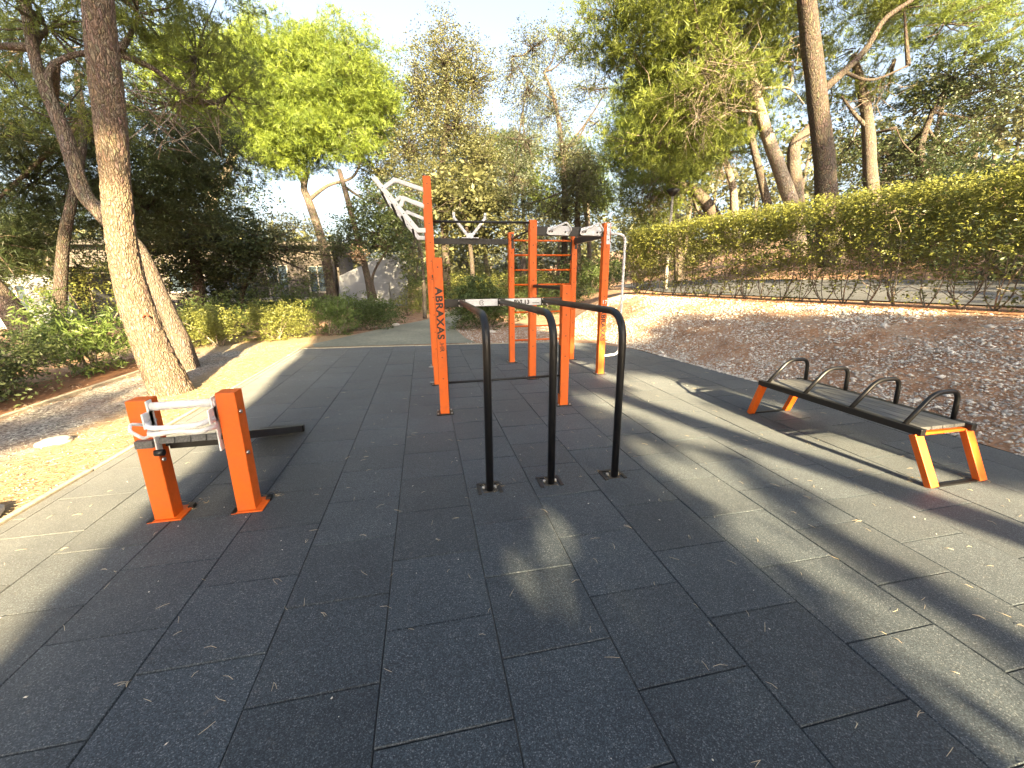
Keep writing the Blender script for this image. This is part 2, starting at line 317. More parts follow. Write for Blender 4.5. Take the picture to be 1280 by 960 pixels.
def tree(name, label, path, rads, blobs, mat, kind='pine', leaf=.2, per_m3=14, cr=.35, per=8, bark_='bark_far', branches=(), group=None, twig=5, cat='tree', k=6, width=.1, seg=14, amp=.08, dead=None, shell=.45, limb=.06):
    if path[0][1] > 8.6: rads = [r*.8 for r in rads]; branches = [(p, r*.75) for p, r in branches]
    path = [Vector(p) for p in path]; o = thing(name, label, cat, path[0], group)
    fine = seg > 50; bm = bmesh.new(); sp = smooth(path, 36 if fine else 8); rr = np.interp(np.linspace(0, 1, len(sp)), np.linspace(0, 1, len(rads)), rads)
    tube(bm, sp, list(rr), seg, disp=platedisp if fine else barkdisp(amp)); tr = bmo('trunk', bm, M[bark_], o)
    roots = [sp[-1], sp[int(len(sp)*.85)]]
    if branches:
        for bp, br in branches:
            bm = bmesh.new(); s2 = smooth(bp, 6); tube(bm, s2, list(np.linspace(br, br*.45, len(s2))), 10, disp=barkdisp(amp)); bmo('branch', bm, M[bark_], o); roots += [s2[-1], s2[len(s2)//2]]
    if blobs:
        P, T, cs = clumps(blobs, per_m3, cr, per, shell)
        bm = bmesh.new(); limbs_bm(bm, cs, blobs, roots, limb, twig); bmo('limbs', bm, M[bark_], o)
        P = P-np.array(path[0])
        V, Fc, T = needle_cloud(P, T, leaf, k, width) if kind == 'pine' else leaf_cloud(P, T, leaf)
        link('crown', npmesh('crown', V, Fc, 3 if kind == 'pine' else 4, T), M[mat], o)
    if dead:
        bm = bmesh.new()
        for (c, r, n) in dead:
            c = Vector(c)
            for _ in range(n):
                d = Vector((random.gauss(0, 1), random.gauss(0, 1), random.gauss(-.4, .8))).normalized()*r*random.uniform(.4, 1)
                s = c+Vector((random.gauss(0, .2), random.gauss(0, .2), random.gauss(0, .2)))*r; m1 = s+d*.5+Vector((random.gauss(0, .1), random.gauss(0, .1), random.gauss(0, .1)))*r
                tube(bm, [s, m1, s+d], [.014, .009, .003], 3, caps=False)
        bmo('dead_twigs', bm, M['bark_pale'], o)
    return o
def shrub(name, label, base, blobs, mat, leaf=.06, per_m3=120, cr=.14, per=10, aspect=.45, up=0, flat=.4, cat='shrub', group=None, shell=.3, nst=6):
    base = Vector(base); o = thing(name, label, cat, base, group); P, T, cs = clumps(blobs, per_m3, cr, per, shell)
    P[:, 2] = np.maximum(P[:, 2], base.z+.03)
    bm = bmesh.new()
    for i in range(nst):
        c = Vector(cs[random.randrange(len(cs))]); q = base+Vector((random.uniform(-.15, .15), random.uniform(-.1, .1), -.03)); tube(bm, smooth([q, (q+c)/2+Vector((0, 0, .1)), c], 3), [.018]*3+[.012]*2+[.006]*2, 5)
    bmo('stems', bm, M['stem'], o)
    V, Fc, T = leaf_cloud(P-np.array(base), T, leaf, aspect, flat, up); link('foliage', npmesh('foliage', V, Fc, 4, T), M[mat], o); return o

# ------------------------------------------------------------------ terrain
PAD = [(-2.86, -3.5), (5.2, -3.5), (5.17, 2.85), (5.02, 4.5), (4.80, 6.2), (4.62, 8.2), (4.0, 9.3), (3.1, 9.72), (-2.86, 10.25)]
def interp(x, xs, ys): return float(np.interp(x, xs, ys))
def xe(y): return interp(y, [-20, 2.85, 4.5, 6.2, 8.2, 10, 13, 20, 40], [5.25, 5.22, 5.07, 4.85, 4.7, 4.3, 4.6, 6.5, 12])
def xh(y): return interp(y, [-20, 4.3, 12.5, 20, 40], [13.6, 8.35, 6.75, 9.5, 17])
def hz0(x, y):
    a = (x-xe(y))/(xh(y)-xe(y)); a0 = min(max(a, 0), 1); s = a0*(2-a0); s = s*.72+.28*(3*a0*a0-2*a0**3)
    z = 1.02*s*interp(y, [-20, 12, 26, 45], [1, 1, .85, .4])
    z += .125*min(max(x-xh(y)-1.15, 0), 3.45)
    q = x-xh(y)-4.6
    if q > 0: z += min(q*.30, 5.5+q*.03)
    return z
def hz(x, y):
    z = hz0(x, y); d = max(0, abs(x-1)-4)+max(0, abs(y-4)-6.6)
    w = min(1, max(0, (x-xe(y))*1.5)) if x > 4 else min(1, max(0, -2.9-x)*.8)
    on_road = 1 if (x > xh(y)+.5 and x < xh(y)+4.6) else 0
    if xh(y)-.45 < x < xh(y)+.6: on_road = 1
    return z+(0 if on_road else w*(.045*noise.noise(Vector((x*1.3, y*1.3, 0)))+.02*noise.noise(Vector((x*5, y*5, 3)))))
def outline(th):                                              # where a ray from the pad's middle leaves the pad
    c = Vector((1.0, 4.0)); d = Vector((math.cos(th), math.sin(th))); best = 1e9
    for i in range(len(PAD)):
        a = Vector(PAD[i]); b = Vector(PAD[(i+1) % len(PAD)]); e = b-a; den = d.x*e.y-d.y*e.x
        if abs(den) < 1e-9: continue
        t = ((a.x-c.x)*e.y-(a.y-c.y)*e.x)/den; s = ((a.x-c.x)*d.y-(a.y-c.y)*d.x)/den
        if t > 0 and -1e-6 <= s <= 1+1e-6: best = min(best, t)
    return c, d, best
def zones(x, y):
    peb = .2
    if x > xe(y)-.2 and y < 14: peb = .65 if x < xh(y)+.3 else .12
    if y > 9.6 and x < 6: peb = .25
    gravel = 0; straw = 0
    if x < -2.8 and y < 11.5:
        e = -2.9-x; gravel = min(1, max(0, (e-.75)*4))*(1 if x > -4.95 else 0); straw = min(1, max(0, (1.0-e)*3)) 
        gravel *= .8+.4*noise.noise(Vector((x*2, y*2, 0))); straw *= min(1, .8+.6*noise.noise(Vector((x*3, y*1.5, 5))))
    if x < -1 and 10.2 < y < 12.5: straw = max(straw, .7); gravel *= .5
    return (peb, gravel, straw)
NA = 420; RS = [0]+list(np.cumsum(np.concatenate([np.full(26, .11), np.geomspace(.12, 9, 46)])))
th = [2*math.pi*i/NA for i in range(NA)]; VT = []; ZC = []
for r in RS:
    for t in th:
        c, d, b = outline(t); p = c+d*(b+.004+r); VT.append((p.x, p.y, hz(p.x, p.y) if r > 0 else hz0(p.x, p.y)*.3-.012)); ZC.append(zones(p.x, p.y))
FT = []
for j in range(len(RS)-1):
    for i in range(NA): FT += [j*NA+i, (j+1)*NA+i, (j+1)*NA+(i+1) % NA, j*NA+(i+1) % NA]
me = npmesh('ground', np.array(VT), np.array(FT), 4); ca = me.attributes.new('zone', 'FLOAT_COLOR', 'POINT')
ca.data.foreach_set('color', np.array([(*z, 1) for z in ZC], np.float32).ravel()); me.shade_smooth()
g_ = link('ground', me, M['ground'], kind='structure')
def sheet(name, inner, outer, mat, dz, thick=0):               # strip between two polylines laid over the terrain
    bm = bmesh.new(); rows = []
    for (a, b) in zip(inner, outer):
        rows.append([bm.verts.new((x, y, hz0(x, y)+dz)) for x, y in [(a[0]+(b[0]-a[0])*k/6, a[1]+(b[1]-a[1])*k/6) for k in range(7)]])
    for r1, r2 in zip(rows, rows[1:]):
        for k in range(6): bm.faces.new((r1[k], r1[k+1], r2[k+1], r2[k]))
    bmesh.ops.recalc_face_normals(bm, faces=bm.faces)
    if thick: bmesh.ops.solidify(bm, geom=bm.faces[:], thickness=thick)
    return bmo(name, bm, mat, kind='structure')
ys = list(np.linspace(-14, 34, 80))
sheet('road', [(xh(y)+1.15, y) for y in ys], [(xh(y)+4.2, y) for y in ys], M['road'], .035)
def pathline(f0, f1, y0, y1, n=30): return [(f0(y), y) for y in np.linspace(y0, y1, n)], [(f1(y), y) for y in np.linspace(y0, y1, n)]
pl = lambda xs, yy: (lambda y: interp(y, yy, xs))
a, b = pathline(pl([-3.0, -2.2, -1.2, -.1, .7, 2.0], [10.45, 12, 14.2, 16, 18, 24]), pl([1.1, 1.0, .9, 1.25, 2.0, 3.6], [10.0, 11.3, 13, 16, 18, 24]), 10.42, 24)
a[0] = (-2.6, 10.36); b[0] = (1.2, 10.08)
sheet('path', a, b, M['paving'], .014)
sheet('soil_bed', [(xh(y)-.34, y) for y in ys if y < 14], [(xh(y)+.45, y) for y in ys if y < 14], M['soil_red'], .012)
sheet('soil_strip', [(-5.15+.02*y, y) for y in np.linspace(-3, 9.8, 20)], [(-6.2+.02*y, y) for y in np.linspace(-3, 9.8, 20)], M['soil_red'], .022)
def kerb(name, pts, w, h, mat, label):
    o = thing(name, label, 'kerb', (*pts[0], 0)); L = 0
    pp = [Vector((x, y, hz0(x, y))) for x, y in pts]
    for a, b in zip(pp, pp[1:]):
        n = max(1, round((b-a).length/.9))
        for i in range(n):
            p = a.lerp(b, i/n); q = a.lerp(b, (i+1)/n); g = (q-p).normalized()*.006; bm = bmesh.new()
            j = Vector((0, 0, random.uniform(-.006, .006)+h/2-.05)); bar(bm, p+g+j, q-g+j, w, h+.1, .006); bmo('kerb_stone', bm, mat, o)
kerb('edging_kerb', [(-4.98, -1.5), (-4.98, 3.5), (-5.0, 9.6)], .07, .045, M['kerb'], 'thin pale edging kerb between the gravel strip and the red soil of the left shrubs')
kerb('pad_kerb', [(-2.895, -3.4), (-2.895, 10.3)], .05, .010, M['kerb'], 'pale edging flush with the left side of the rubber surface')
kerb('far_kerb', [(-2.8, 10.29), (3.05, 9.775)], .055, .012, M['kerb'], 'pale thin edging along the far end of the rubber surface')
bm = bmesh.new(); box(bm, (-6.55, 3.0, .08), (.22, 9.6, .34), .01); 
tag(bmo('low_wall', bm, M['concrete']), 'low grey concrete wall behind the dark shrubs on the left', 'wall')

# ------------------------------------------------------------------ rubber surface: base slab and tiles
def clip_poly(poly, clipper):
    out = poly
    for i in range(len(clipper)):
        a = clipper[i]; b = clipper[(i+1) % len(clipper)]; ins = lambda p: (b[0]-a[0])*(p[1]-a[1])-(b[1]-a[1])*(p[0]-a[0]) >= 0
        src = out; out = []
        for j in range(len(src)):
            p = src[j]; q = src[(j+1) % len(src)]; ip, iq = ins(p), ins(q)
            if ip: out.append(p)
            if ip != iq:
                d1 = (b[0]-a[0])*(p[1]-a[1])-(b[1]-a[1])*(p[0]-a[0]); d2 = (b[0]-a[0])*(q[1]-a[1])-(b[1]-a[1])*(q[0]-a[0]); t = d1/(d1-d2)
                out.append((p[0]+(q[0]-p[0])*t, p[1]+(q[1]-p[1])*t))
        if not out: return []
    return out
bm = bmesh.new(); bm.faces.new([bm.verts.new((x, y, -.022)) for x, y in PAD])
pad = bmo('rubber_floor', bm, M['joint'], kind='structure')
TS = .5; X0 = -1.2655-8*.5; Y0 = 2.1328-14*.5
def tile_mesh(poly, c):
    bm = bmesh.new(); bv = .005; cx = sum(p[0] for p in poly)/len(poly); cy = sum(p[1] for p in poly)/len(poly)
    def inset(k): return [(p[0]+(cx-p[0])*k/max(.05, abs(p[0]-cx)+1e-6)*(abs(p[0]-cx) > .02), p[1]+(cy-p[1])*k/max(.05, abs(p[1]-cy)+1e-6)*(abs(p[1]-cy) > .02)) for p in poly]
    rings = [[bm.verts.new((x-c[0], y-c[1], z)) for x, y in inset(k)] for k, z in ((.0016, -.04), (.0016, -bv), (.0016+bv*.7, 0))]
    n = len(poly)
    for r1, r2 in zip(rings, rings[1:]):
        for i in range(n): bm.faces.new((r1[i], r1[(i+1) % n], r2[(i+1) % n], r2[i]))
    bm.faces.new(rings[-1]); me = bpy.data.meshes.new('rubber_tile'); bm.to_mesh(me); bm.free(); me.materials.append(M['rubber']); return me
tiles = []
full = tile_mesh([(0, 0), (TS, 0), (TS, TS), (0, TS)], (TS/2, TS/2))
for i in range(0, 24):
    for j in range(0, 34):
        x = X0+i*TS; y = Y0+j*TS+(0.25 if i % 2 else 0)-.0; sq = [(x, y), (x+TS, y), (x+TS, y+TS), (x, y+TS)]; pg = clip_poly(sq, PAD)
        if len(pg) < 3: continue
        ar = abs(sum(pg[k][0]*pg[(k+1) % len(pg)][1]-pg[(k+1) % len(pg)][0]*pg[k][1] for k in range(len(pg))))/2
        if ar < .004: continue
        c = (x+TS/2, y+TS/2); v = Vector((c[0], c[1], -CH)); dep = v.dot(fw); u = v.dot(rt)/max(dep, .01)*F; w = v.dot(dn)/max(dep, .01)*F
        vis = dep > .2 and abs(u) < 700 and abs(w) < 560
        tiles.append((-1/dep**3 if vis else 1+dep*.001, c, pg, ar))
tiles.sort(key=lambda t: t[0]); rest = bmesh.new()
for k, (s, c, pg, ar) in enumerate(tiles):
    me = full if ar > .2499 else tile_mesh(pg, c); zj = random.uniform(-.0022, .0022)
    if k < 299:
        o = link('rubber_tile', me, None, pad); o.location = (c[0], c[1], zj); o.rotation_euler = (random.uniform(-.004, .004), random.uniform(-.004, .004), random.uniform(-.003, .003))
    else:
        n0 = len(rest.verts); rest.from_mesh(me); rest.verts.ensure_lookup_table()
        for v in rest.verts[n0:]: v.co += Vector((c[0], c[1], zj))
o = bmo('rubber_tiles', rest, M['rubber'], None, kind='stuff'); o.parent = pad

# ------------------------------------------------------------------ stones, litter, needles
def stones(name, pts, sizes, mat, tint, label, cat, flat=.55):
    n = len(pts); ico = np.array([[1, 0, 0], [-1, 0, 0], [0, 1, 0], [0, -1, 0], [0, 0, 1], [0, 0, -1]], float)
    fi = np.array([[0, 2, 4], [2, 1, 4], [1, 3, 4], [3, 0, 4], [2, 0, 5], [1, 2, 5], [3, 1, 5], [0, 3, 5]])
    a = RNG.uniform(0, 6.28, n); s = np.stack([sizes*RNG.uniform(.7, 1.4, n), sizes*RNG.uniform(.5, 1, n), sizes*flat*RNG.uniform(.6, 1.2, n)], 1)
    v = ico[None]*s[:, None]*RNG.uniform(.7, 1.25, (n, 6, 1)); ca, sa = np.cos(a)[:, None], np.sin(a)[:, None]
    x = v[..., 0]*ca-v[..., 1]*sa; y = v[..., 0]*sa+v[..., 1]*ca; z = v[..., 2]+x*RNG.uniform(-.4, .4, (n, 1))
    V = np.stack([x, y, z], 2)+pts[:, None]; Fc = (fi[None]+6*np.arange(n)[:, None, None]).ravel()
    o = link(name, npmesh(name, V.reshape(-1, 3), Fc, 3, np.repeat(tint, 6)), mat, kind='stuff'); tag(o, label, cat)
def scatter(n, fx, fy, test=None):
    out = []
    while len(out) < n:
        y = fy(); x = fx(y)
        if test is None or test(x, y): out.append((x, y, hz(x, y)))
    return np.array(out)
patchy = lambda x, y: noise.noise(Vector((x*1.0, y*1.0, 9)))*2.4+noise.noise(Vector((x*3, y*3, 2)))*.9+.45*math.exp(-((x-xe(y))/.5)**2) > random.uniform(-.75, .75)
def ybed(): return 1.2+12.3*random.random()**1.5
edge_bias = lambda y: xe(y)-.10+(xh(y)-xe(y)-.2)*random.random()**1.15
P = scatter(31000, edge_bias, ybed, patchy); stones('gravel', P+[0, 0, .004], RNG.uniform(.007, .021, len(P))*np.exp(RNG.normal(0, .38, len(P))), M['stone'], np.clip(RNG.normal(.62, .25, len(P)), 0, 1), 'pale limestone gravel strewn over the sloping bed on the right', 'gravel')
P = scatter(700, edge_bias, ybed); stones('cobbles', P+[0, 0, .006], RNG.uniform(.02, .045, len(P)), M['stone'], np.clip(RNG.normal(.7, .2, len(P)), 0, 1), 'larger pale stones among the gravel of the right bed', 'stones', .4)
P = scatter(9000, lambda y: -2.95-2.0*random.random(), lambda: -1+12.3*random.random()); stones('grit', P+[0, 0, .002], RNG.uniform(.004, .012, len(P)), M['grit'], np.clip(RNG.normal(.5, .25, len(P)), 0, 1), 'grey gravel on the strip between the left edging and the rubber surface', 'gravel')
P = scatter(2500, lambda y: random.uniform(.9, 4.8), lambda: random.uniform(9.9, 13.5)); stones('pebbles', P+[0, 0, .002], RNG.uniform(.008, .025, len(P)), M['stone'], np.clip(RNG.normal(.6, .25, len(P)), 0, 1), 'pebbles on the brown soil beyond the far end of the rubber surface', 'gravel')
def flat_leaves(name, P, size, mat, label, cat, asp=.5):
    V, Fc, T = leaf_cloud(P+[0, 0, .012], np.clip(RNG.normal(.5, .25, len(P)), 0, 1), size, asp, .85); tag(link(name, npmesh(name, V, Fc, 4, T), mat, kind='stuff'), label, cat)
P = scatter(13000, lambda y: xe(y)-.02+(xh(y)-xe(y))*random.random(), ybed); flat_leaves('leaf_litter', P, .030, M['litter'], 'brown dead leaves lying among the stones of the right bed', 'dead leaves')
P = scatter(6000, lambda y: random.uniform(xh(y)+4.2, xh(y)+13), lambda: random.uniform(1, 18)); flat_leaves('hillside_litter', P, .09, M['litter'], 'dead leaves on the hillside across the road', 'dead leaves')
P = scatter(3500, lambda y: -4.95-1.2*random.random(), lambda: -1+11*random.random()); flat_leaves('soil_litter', P, .05, M['litter'], 'rusty dead leaves on the soil under the left shrubs', 'dead leaves')
P = scatter(9000, lambda y: -2.93-abs(random.gauss(0, .42)), lambda: -1+12*random.random())
V, Fc, T = leaf_cloud(P+[0, 0, .012], RNG.uniform(0, 1, len(P)), .085, .05, .93); tag(link('needle_litter', npmesh('needle_litter', V, Fc, 4, T), M['straw'], kind='stuff'), 'straw coloured pine needles along the left side of the rubber surface', 'pine needles')
P = np.array([(c[0]+random.gauss(0, c[2]), c[1]+random.gauss(0, c[2]*.8), 0) for c in [(-1.70, 3.08, .06), (-1.20, 3.08, .06), (.42, 2.86, .05), (.9, 2.86, .05), (1.43, 2.86, .05), (.17, 4.86, .05), (1.66, 4.86, .05), (2.8, 6.35, .06), (3.75, 2.2, .07), (4.2, 2.2, .07)] for _ in range(22)]); V, Fc, T = leaf_cloud(P+[0, 0, .008], RNG.uniform(0, 1, len(P)), .045, .10, .95)
tag(link('drifted_needles', npmesh('drifted_needles', V, Fc, 4, T), M['straw'], kind='stuff'), 'needles drifted against the feet of the posts and bars', 'pine needles')
# pine needles dropped on the rubber, thin pairs
bm = bmesh.new()
for _ in range(330):
    y = random.uniform(.3, 6.5)*random.random()**.3; x = random.uniform(-2.7, 4.6)
    if x > xe(y)-.3: continue
    a = random.uniform(0, 6.3); L = random.uniform(.025, .065)
    for q in range(random.choice((1, 1, 2))):
        b = a+q*random.uniform(.15, .5); p = Vector((x, y, .005)); e = p+Vector((math.cos(b), math.sin(b), 0))*L; m_ = (p+e)/2+Vector((-math.sin(b), math.cos(b), 0))*L*random.uniform(-.12, .12)+Vector((0, 0, .004))
        tube(bm, [p, m_, e], [.0008, .0009, .0005], 3)
tag(bmo('fallen_needles', bm, M['needle'], kind='stuff'), 'loose dry pine needles scattered on the dark rubber tiles', 'pine needles')
P = np.array([(random.uniform(-2.7, 4.6), random.uniform(.6, 9), .006) for _ in range(190)]); stones('grit_on_tiles', P, RNG.uniform(.003, .008, len(P)), M['stone'], RNG.uniform(.5, 1, len(P)), 'tiny pale stone chips lying on the rubber tiles', 'stone chips')
def rock(label, p, s, mat='stone', fl=.5):
    bm = bmesh.new(); bmesh.ops.create_icosphere(bm, subdivisions=3, radius=1)
    sd = random.random()*50
    for v in bm.verts:
        q = v.co.copy(); k = 1+.35*noise.noise(q*1.1+Vector((sd, 0, 0)))+.10*noise.noise(q*3+Vector((0, sd, 0))); v.co = Vector((q.x*s*1.3*k, q.y*s*k, q.z*s*fl*k))
    bmesh.ops.rotate(bm, verts=bm.verts, matrix=Matrix.Rotation(random.random()*6, 3, 'Z'))
    z = hz(p[0], p[1])+s*fl*.35; o = bmo('rock', bm, M['rockm'], smooth=True); o.location = (p[0], p[1], z); tag(o, label, 'rock', 'pale rocks on the bare ground')
M['rockm'] = flat_mat('pale_rock', (.38, .35, .31), (.68, .64, .58), 9, 3)
rock('largest white rock at the left edge, touching the rubber surface', (-3.12, 3.02), .21, fl=.42)
rock('long pale rock on the gravel strip left of the orange posts', (-3.75, 4.75), .11, fl=.35)
rock('pale rock at the foot of the dark shrubs on the left', (-5.3, 5.75), .12)
rock('white rock beside the far end of the bench', (5.3, 3.4), .07)
rock('white rock on the soil in front of the round bush', (1.9, 12.0), .12, fl=.4)
rock('pale rock beyond the end of the path by the far shrubs', (-1.0, 14.6), .12)
# ------------------------------------------------------------------ workout rig
rig = thing('workout_rig', 'orange and black workout rig with tall posts, wall bars and three parallel bars', 'workout rig', (1.2, 5.8, 0))
PW = .10
def post(x, y, h, w=PW, d=PW, label=None, plate=.19):
    bm = bmesh.new(); box(bm, (x, y, h/2), (w, d, h), .006); p = bmo('post', bm, M['orange'], rig, label=label)
    bm = bmesh.new(); box(bm, (x, y, .006), (plate, plate*.8, .012), .002)
    bmo('base_plate', bm, M['black'], p)
    bm = bmesh.new()
    for sx in (-1, 1):
        for sy in (-1, 1): cyl(bm, (x+sx*(plate/2-.02), y+sy*(plate*.4-.018), .018), (0, 0, 1), .009, .02, 6)
    bmo('bolts', bm, M['steel'], p)
    bm = bmesh.new()
    for k in range(int(h/.25)-1): cyl(bm, (x, y-d/2-.0005, h-.10-.25*k), (0, 1, 0), .0075, .004, 8)
    bmo('bolt_holes', bm, M['black'], p); return p
xa, xb = .165, 1.65
S1 = post(xa, 4.76, 1.79, .105, .10, 'short near left post printed with black lettering', .2)
S2 = post(xb, 4.76, 1.485, .105, .10, 'shortest post, near right of the parallel bars')
T1 = post(.13, 6.18, 2.905, .105, .10, 'tallest post carrying the white slanted frame')
T2 = post(.13, 7.55, 2.905, .105, .10)
T3 = post(1.62, 6.2, 2.38, .11, .10, 'post in the middle of the rig')
P4 = post(1.575, 7.55, 2.345, .10, .10, 'left post of the orange wall bars')
P5 = post(2.76, 7.55, 2.32, .10, .10, 'right post of the orange wall bars')
P6 = post(2.80, 6.25, 2.365, .11, .10, 'right end post with black lettering and a white plate')
z1 = D(550, 357, 4.70).z; zz = D(555, 443, 4.70).z
text('ABRAXAS', .108, M['letter'], (xa-.038, 4.7085, D(550, 359, 4.71).z), (0, 0, -1), (1, 0, 0), S1, bold=.0034, sx=1.17, space=1.08)
text('.HR', .070, M['letter'], (xa-.020, 4.7085, D(553, 427, 4.71).z), (0, 0, -1), (1, 0, 0), S1, bold=.0008, sx=1.1)
text('ABRAXAS', .100, M['letter'], (2.80-.036, 6.1985, D(754, 387, 6.2).z), (0, 0, -1), (1, 0, 0), P6, bold=.0034, sx=1.1, space=1.08)
text('.HR', .05, M['letter_pale'], (2.80-.018, 6.1985, D(752, 431, 6.2).z), (0, 0, -1), (1, 0, 0), P6, sx=1.1)
text('17', .085, M['letter_white'], (2.80-.036, 6.1985, D(754, 380, 6.2).z), (1, 0, 0), (0, 0, 1), P6, bold=.002)
def rbar(name, pts, r, mat='black_metal', seg=12, label=None, rc=.05, parent=None):
    bm = bmesh.new(); tube(bm, arcpath(pts, rc, 8) if len(pts) > 2 else pts, r, seg); return bmo(name, bm, M[mat], parent or rig, label=label)
def flange(p, s=.09, t=.008, axis='y', mat='black'):
    bm = bmesh.new(); sz = (s, t, s) if axis == 'y' else (t, s, s); box(bm, p, sz, .002); o = bmo('flange', bm, M[mat], rig)
    for dx in (-1, 1):
        for dz in (-1, 1):
            pass
    return o
# crossbar of the three parallel bars with its printed plates
zc = 1.298; hb = .085
bm = bmesh.new(); bar(bm, (xa+.0525, 4.76, zc), (xb-.0525, 4.76, zc), .05, hb, .004); CB = bmo('crossbar', bm, M['black'], rig)
yf = 4.735
for (x0, x1) in ((.455, .826), (.915, 1.342)):
    bm = bmesh.new(); box(bm, ((x0+x1)/2, yf-.001, zc+.002), (x1-x0, .003, hb-.008)); bmo('white_plate', bm, M['white'], CB)
text('RVL13', .070, M['letter'], (1.015, yf-.0045, zc-.024), (1, 0, 0), (0, 0, 1), CB, bold=.0022)
bm = bmesh.new()
for k in range(6): box(bm, (1.245+.014*k, yf-.0035, zc-.012), (.008, .002, .012))
bmo('small_print', bm, M['letter'], CB)
bm = bmesh.new(); ring = [Vector((.64+.026*math.cos(a), yf-.0035, zc+.026*math.sin(a))) for a in np.linspace(.5, 6.0, 20)]; tube(bm, ring, .003, 4); bmo('round_logo', bm, M['letter'], CB)
text('17', .034, M['letter'], (.623, yf-.0045, zc-.012), (1, 0, 0), (0, 0, 1), CB, bold=.0006)
for xk, xf in ((.41, .405), (.87, .89), (1.385, 1.425)):
    bm = bmesh.new(); box(bm, (xk, yf-.006, zc), (.075, .010, hb+.004), .002); bmo('clamp_plate', bm, M['black'], CB)
    bm = bmesh.new(); [cyl(bm, (xk+sx*.027, yf-.013, zc+sz*.028), (0, 1, 0), .008, .008, 6) for sx in (-1, 1) for sz in (-1, 1)]; bmo('bolts', bm, M['steel'], CB)
    b = rbar('parallel_bar', [(xk, yf-.012, zc+.010), (xf, 2.80, zc+.025), (xf, 2.80, .012)], .0285, 'black', 20, rc=.23)
    bm = bmesh.new()
    for sx, sy, lx, ly in ((0, 1, .182, .026), (-1, 0, .026, .15), (1, 0, .026, .15)): box(bm, (xf+sx*.080, 2.80+.035+sy*.075, .0055), (lx, ly, .009), .001)
    bmo('base_frame', bm, M['black_metal'], b)
    bm = bmesh.new()
    for sx in (-1, 1): cyl(bm, (xf+sx*.045, 2.835, .012), (0, 0, 1), .012, .022, 6)
    bmo('bolts', bm, M['steel'], b)
    bm = bmesh.new(); box(bm, (xf, 2.83, .002), (.10, .10, .006)); bmo('base_plate', bm, M['joint'], b)
# low bar between the near posts, slotted side plates
rbar('low_bar', [(xa+.05, 4.76, .375), (xb-.05, 4.76, .385)], .014)
for x, s in ((xa+.056, 1), (xb-.056, -1)):
    bm = bmesh.new(); box(bm, (x, 4.76, .46), (.008, .06, .62), .002); bmo('side_plate', bm, M['black'], rig)
for x, yA, yB, z in ((.15, 4.81, 6.13, 1.60), (1.635, 4.81, 6.15, 1.445)):
    bm = bmesh.new(); bar(bm, (x, yA, z), (x, yB, z), .04, .04, .004); bmo('side_beam', bm, M['black_metal'], rig)
bm = bmesh.new(); box(bm, (1.62+.065, 6.17, 1.40), (.018, .07, .16), .003); bmo('side_plate', bm, M['black'], rig)
bm = bmesh.new(); box(bm, (.13-.06, 4.76+.6, .045), (.06, .1, .012)); bm.free()
for z in (.12, .36):
    bm = bmesh.new(); cyl(bm, (.055, 6.17, z-.08), (1, 0, 0), .012, .09, 8); bmo('bolt', bm, M['steel'], T1)
# upper frame
rbar('pull_up_bar', [(.18, 6.18, 2.335), (1.565, 6.2, 2.345)], .016, label='thin black pull-up bar between the tallest and the middle post')
bm = bmesh.new(); bar(bm, (.18, 7.55, 2.185), (1.525, 7.55, 2.185), .06, .095, .004); bmo('beam', bm, M['black_metal'], rig)
bm = bmesh.new(); bar(bm, (.13, 6.23, 2.20), (.13, 7.50, 2.20), .05, .06, .004); bmo('beam', bm, M['black_metal'], rig)
rbar('pull_up_bar', [(1.612, 6.25, 2.262), (1.59, 7.50, 2.225)], .016)
bm = bmesh.new(); bar(bm, (1.675, 6.22, 2.232), (2.745, 6.25, 2.232), .05, .13, .004); bmo('grip_beam', bm, M['black_metal'], rig)
bm = bmesh.new(); bar(bm, (2.78, 6.30, 2.20), (2.765, 7.50, 2.20), .05, .10, .004); bmo('beam', bm, M['black_metal'], rig)
for x in (1.575, 2.76):
    bm = bmesh.new(); box(bm, (x+.02, 7.498, 2.19), (.045, .006, .25), .001); bmo('dark_plate', bm, M['black'], rig)  # black strip puts the recess and bracket shadow onto the post top
for x in (2.70,):
    bm = bmesh.new(); box(bm, (x, 7.55, 2.05), (.012, .08, .36), .002); bmo('dark_plate', bm, M['black'], rig)
# white V grip on the back beam
bm = bmesh.new(); box(bm, (.84, 7.50, 2.275), (.12, .05, .085), .006); vg = bmo('v_grip', bm, M['white'], rig)
bm = bmesh.new(); box(bm, (.84, 7.50, 2.239), (.30, .10, .012), .002); bmo('grip_plate', bm, M['white'], vg)
for s in (-1, 1):
    bm = bmesh.new(); bar(bm, (.84+s*.05, 7.50, 2.29), (.84+s*.27, 7.46, 2.56), .05, .045, .008); bmo('grip_arm', bm, M['white'], vg)
    bm = bmesh.new(); bar(bm, (.84+s*.26, 7.46, 2.55), (.84+s*.27, 7.46, 2.64), .05, .04, .006); bmo('grip_tip', bm, M['white'], vg)
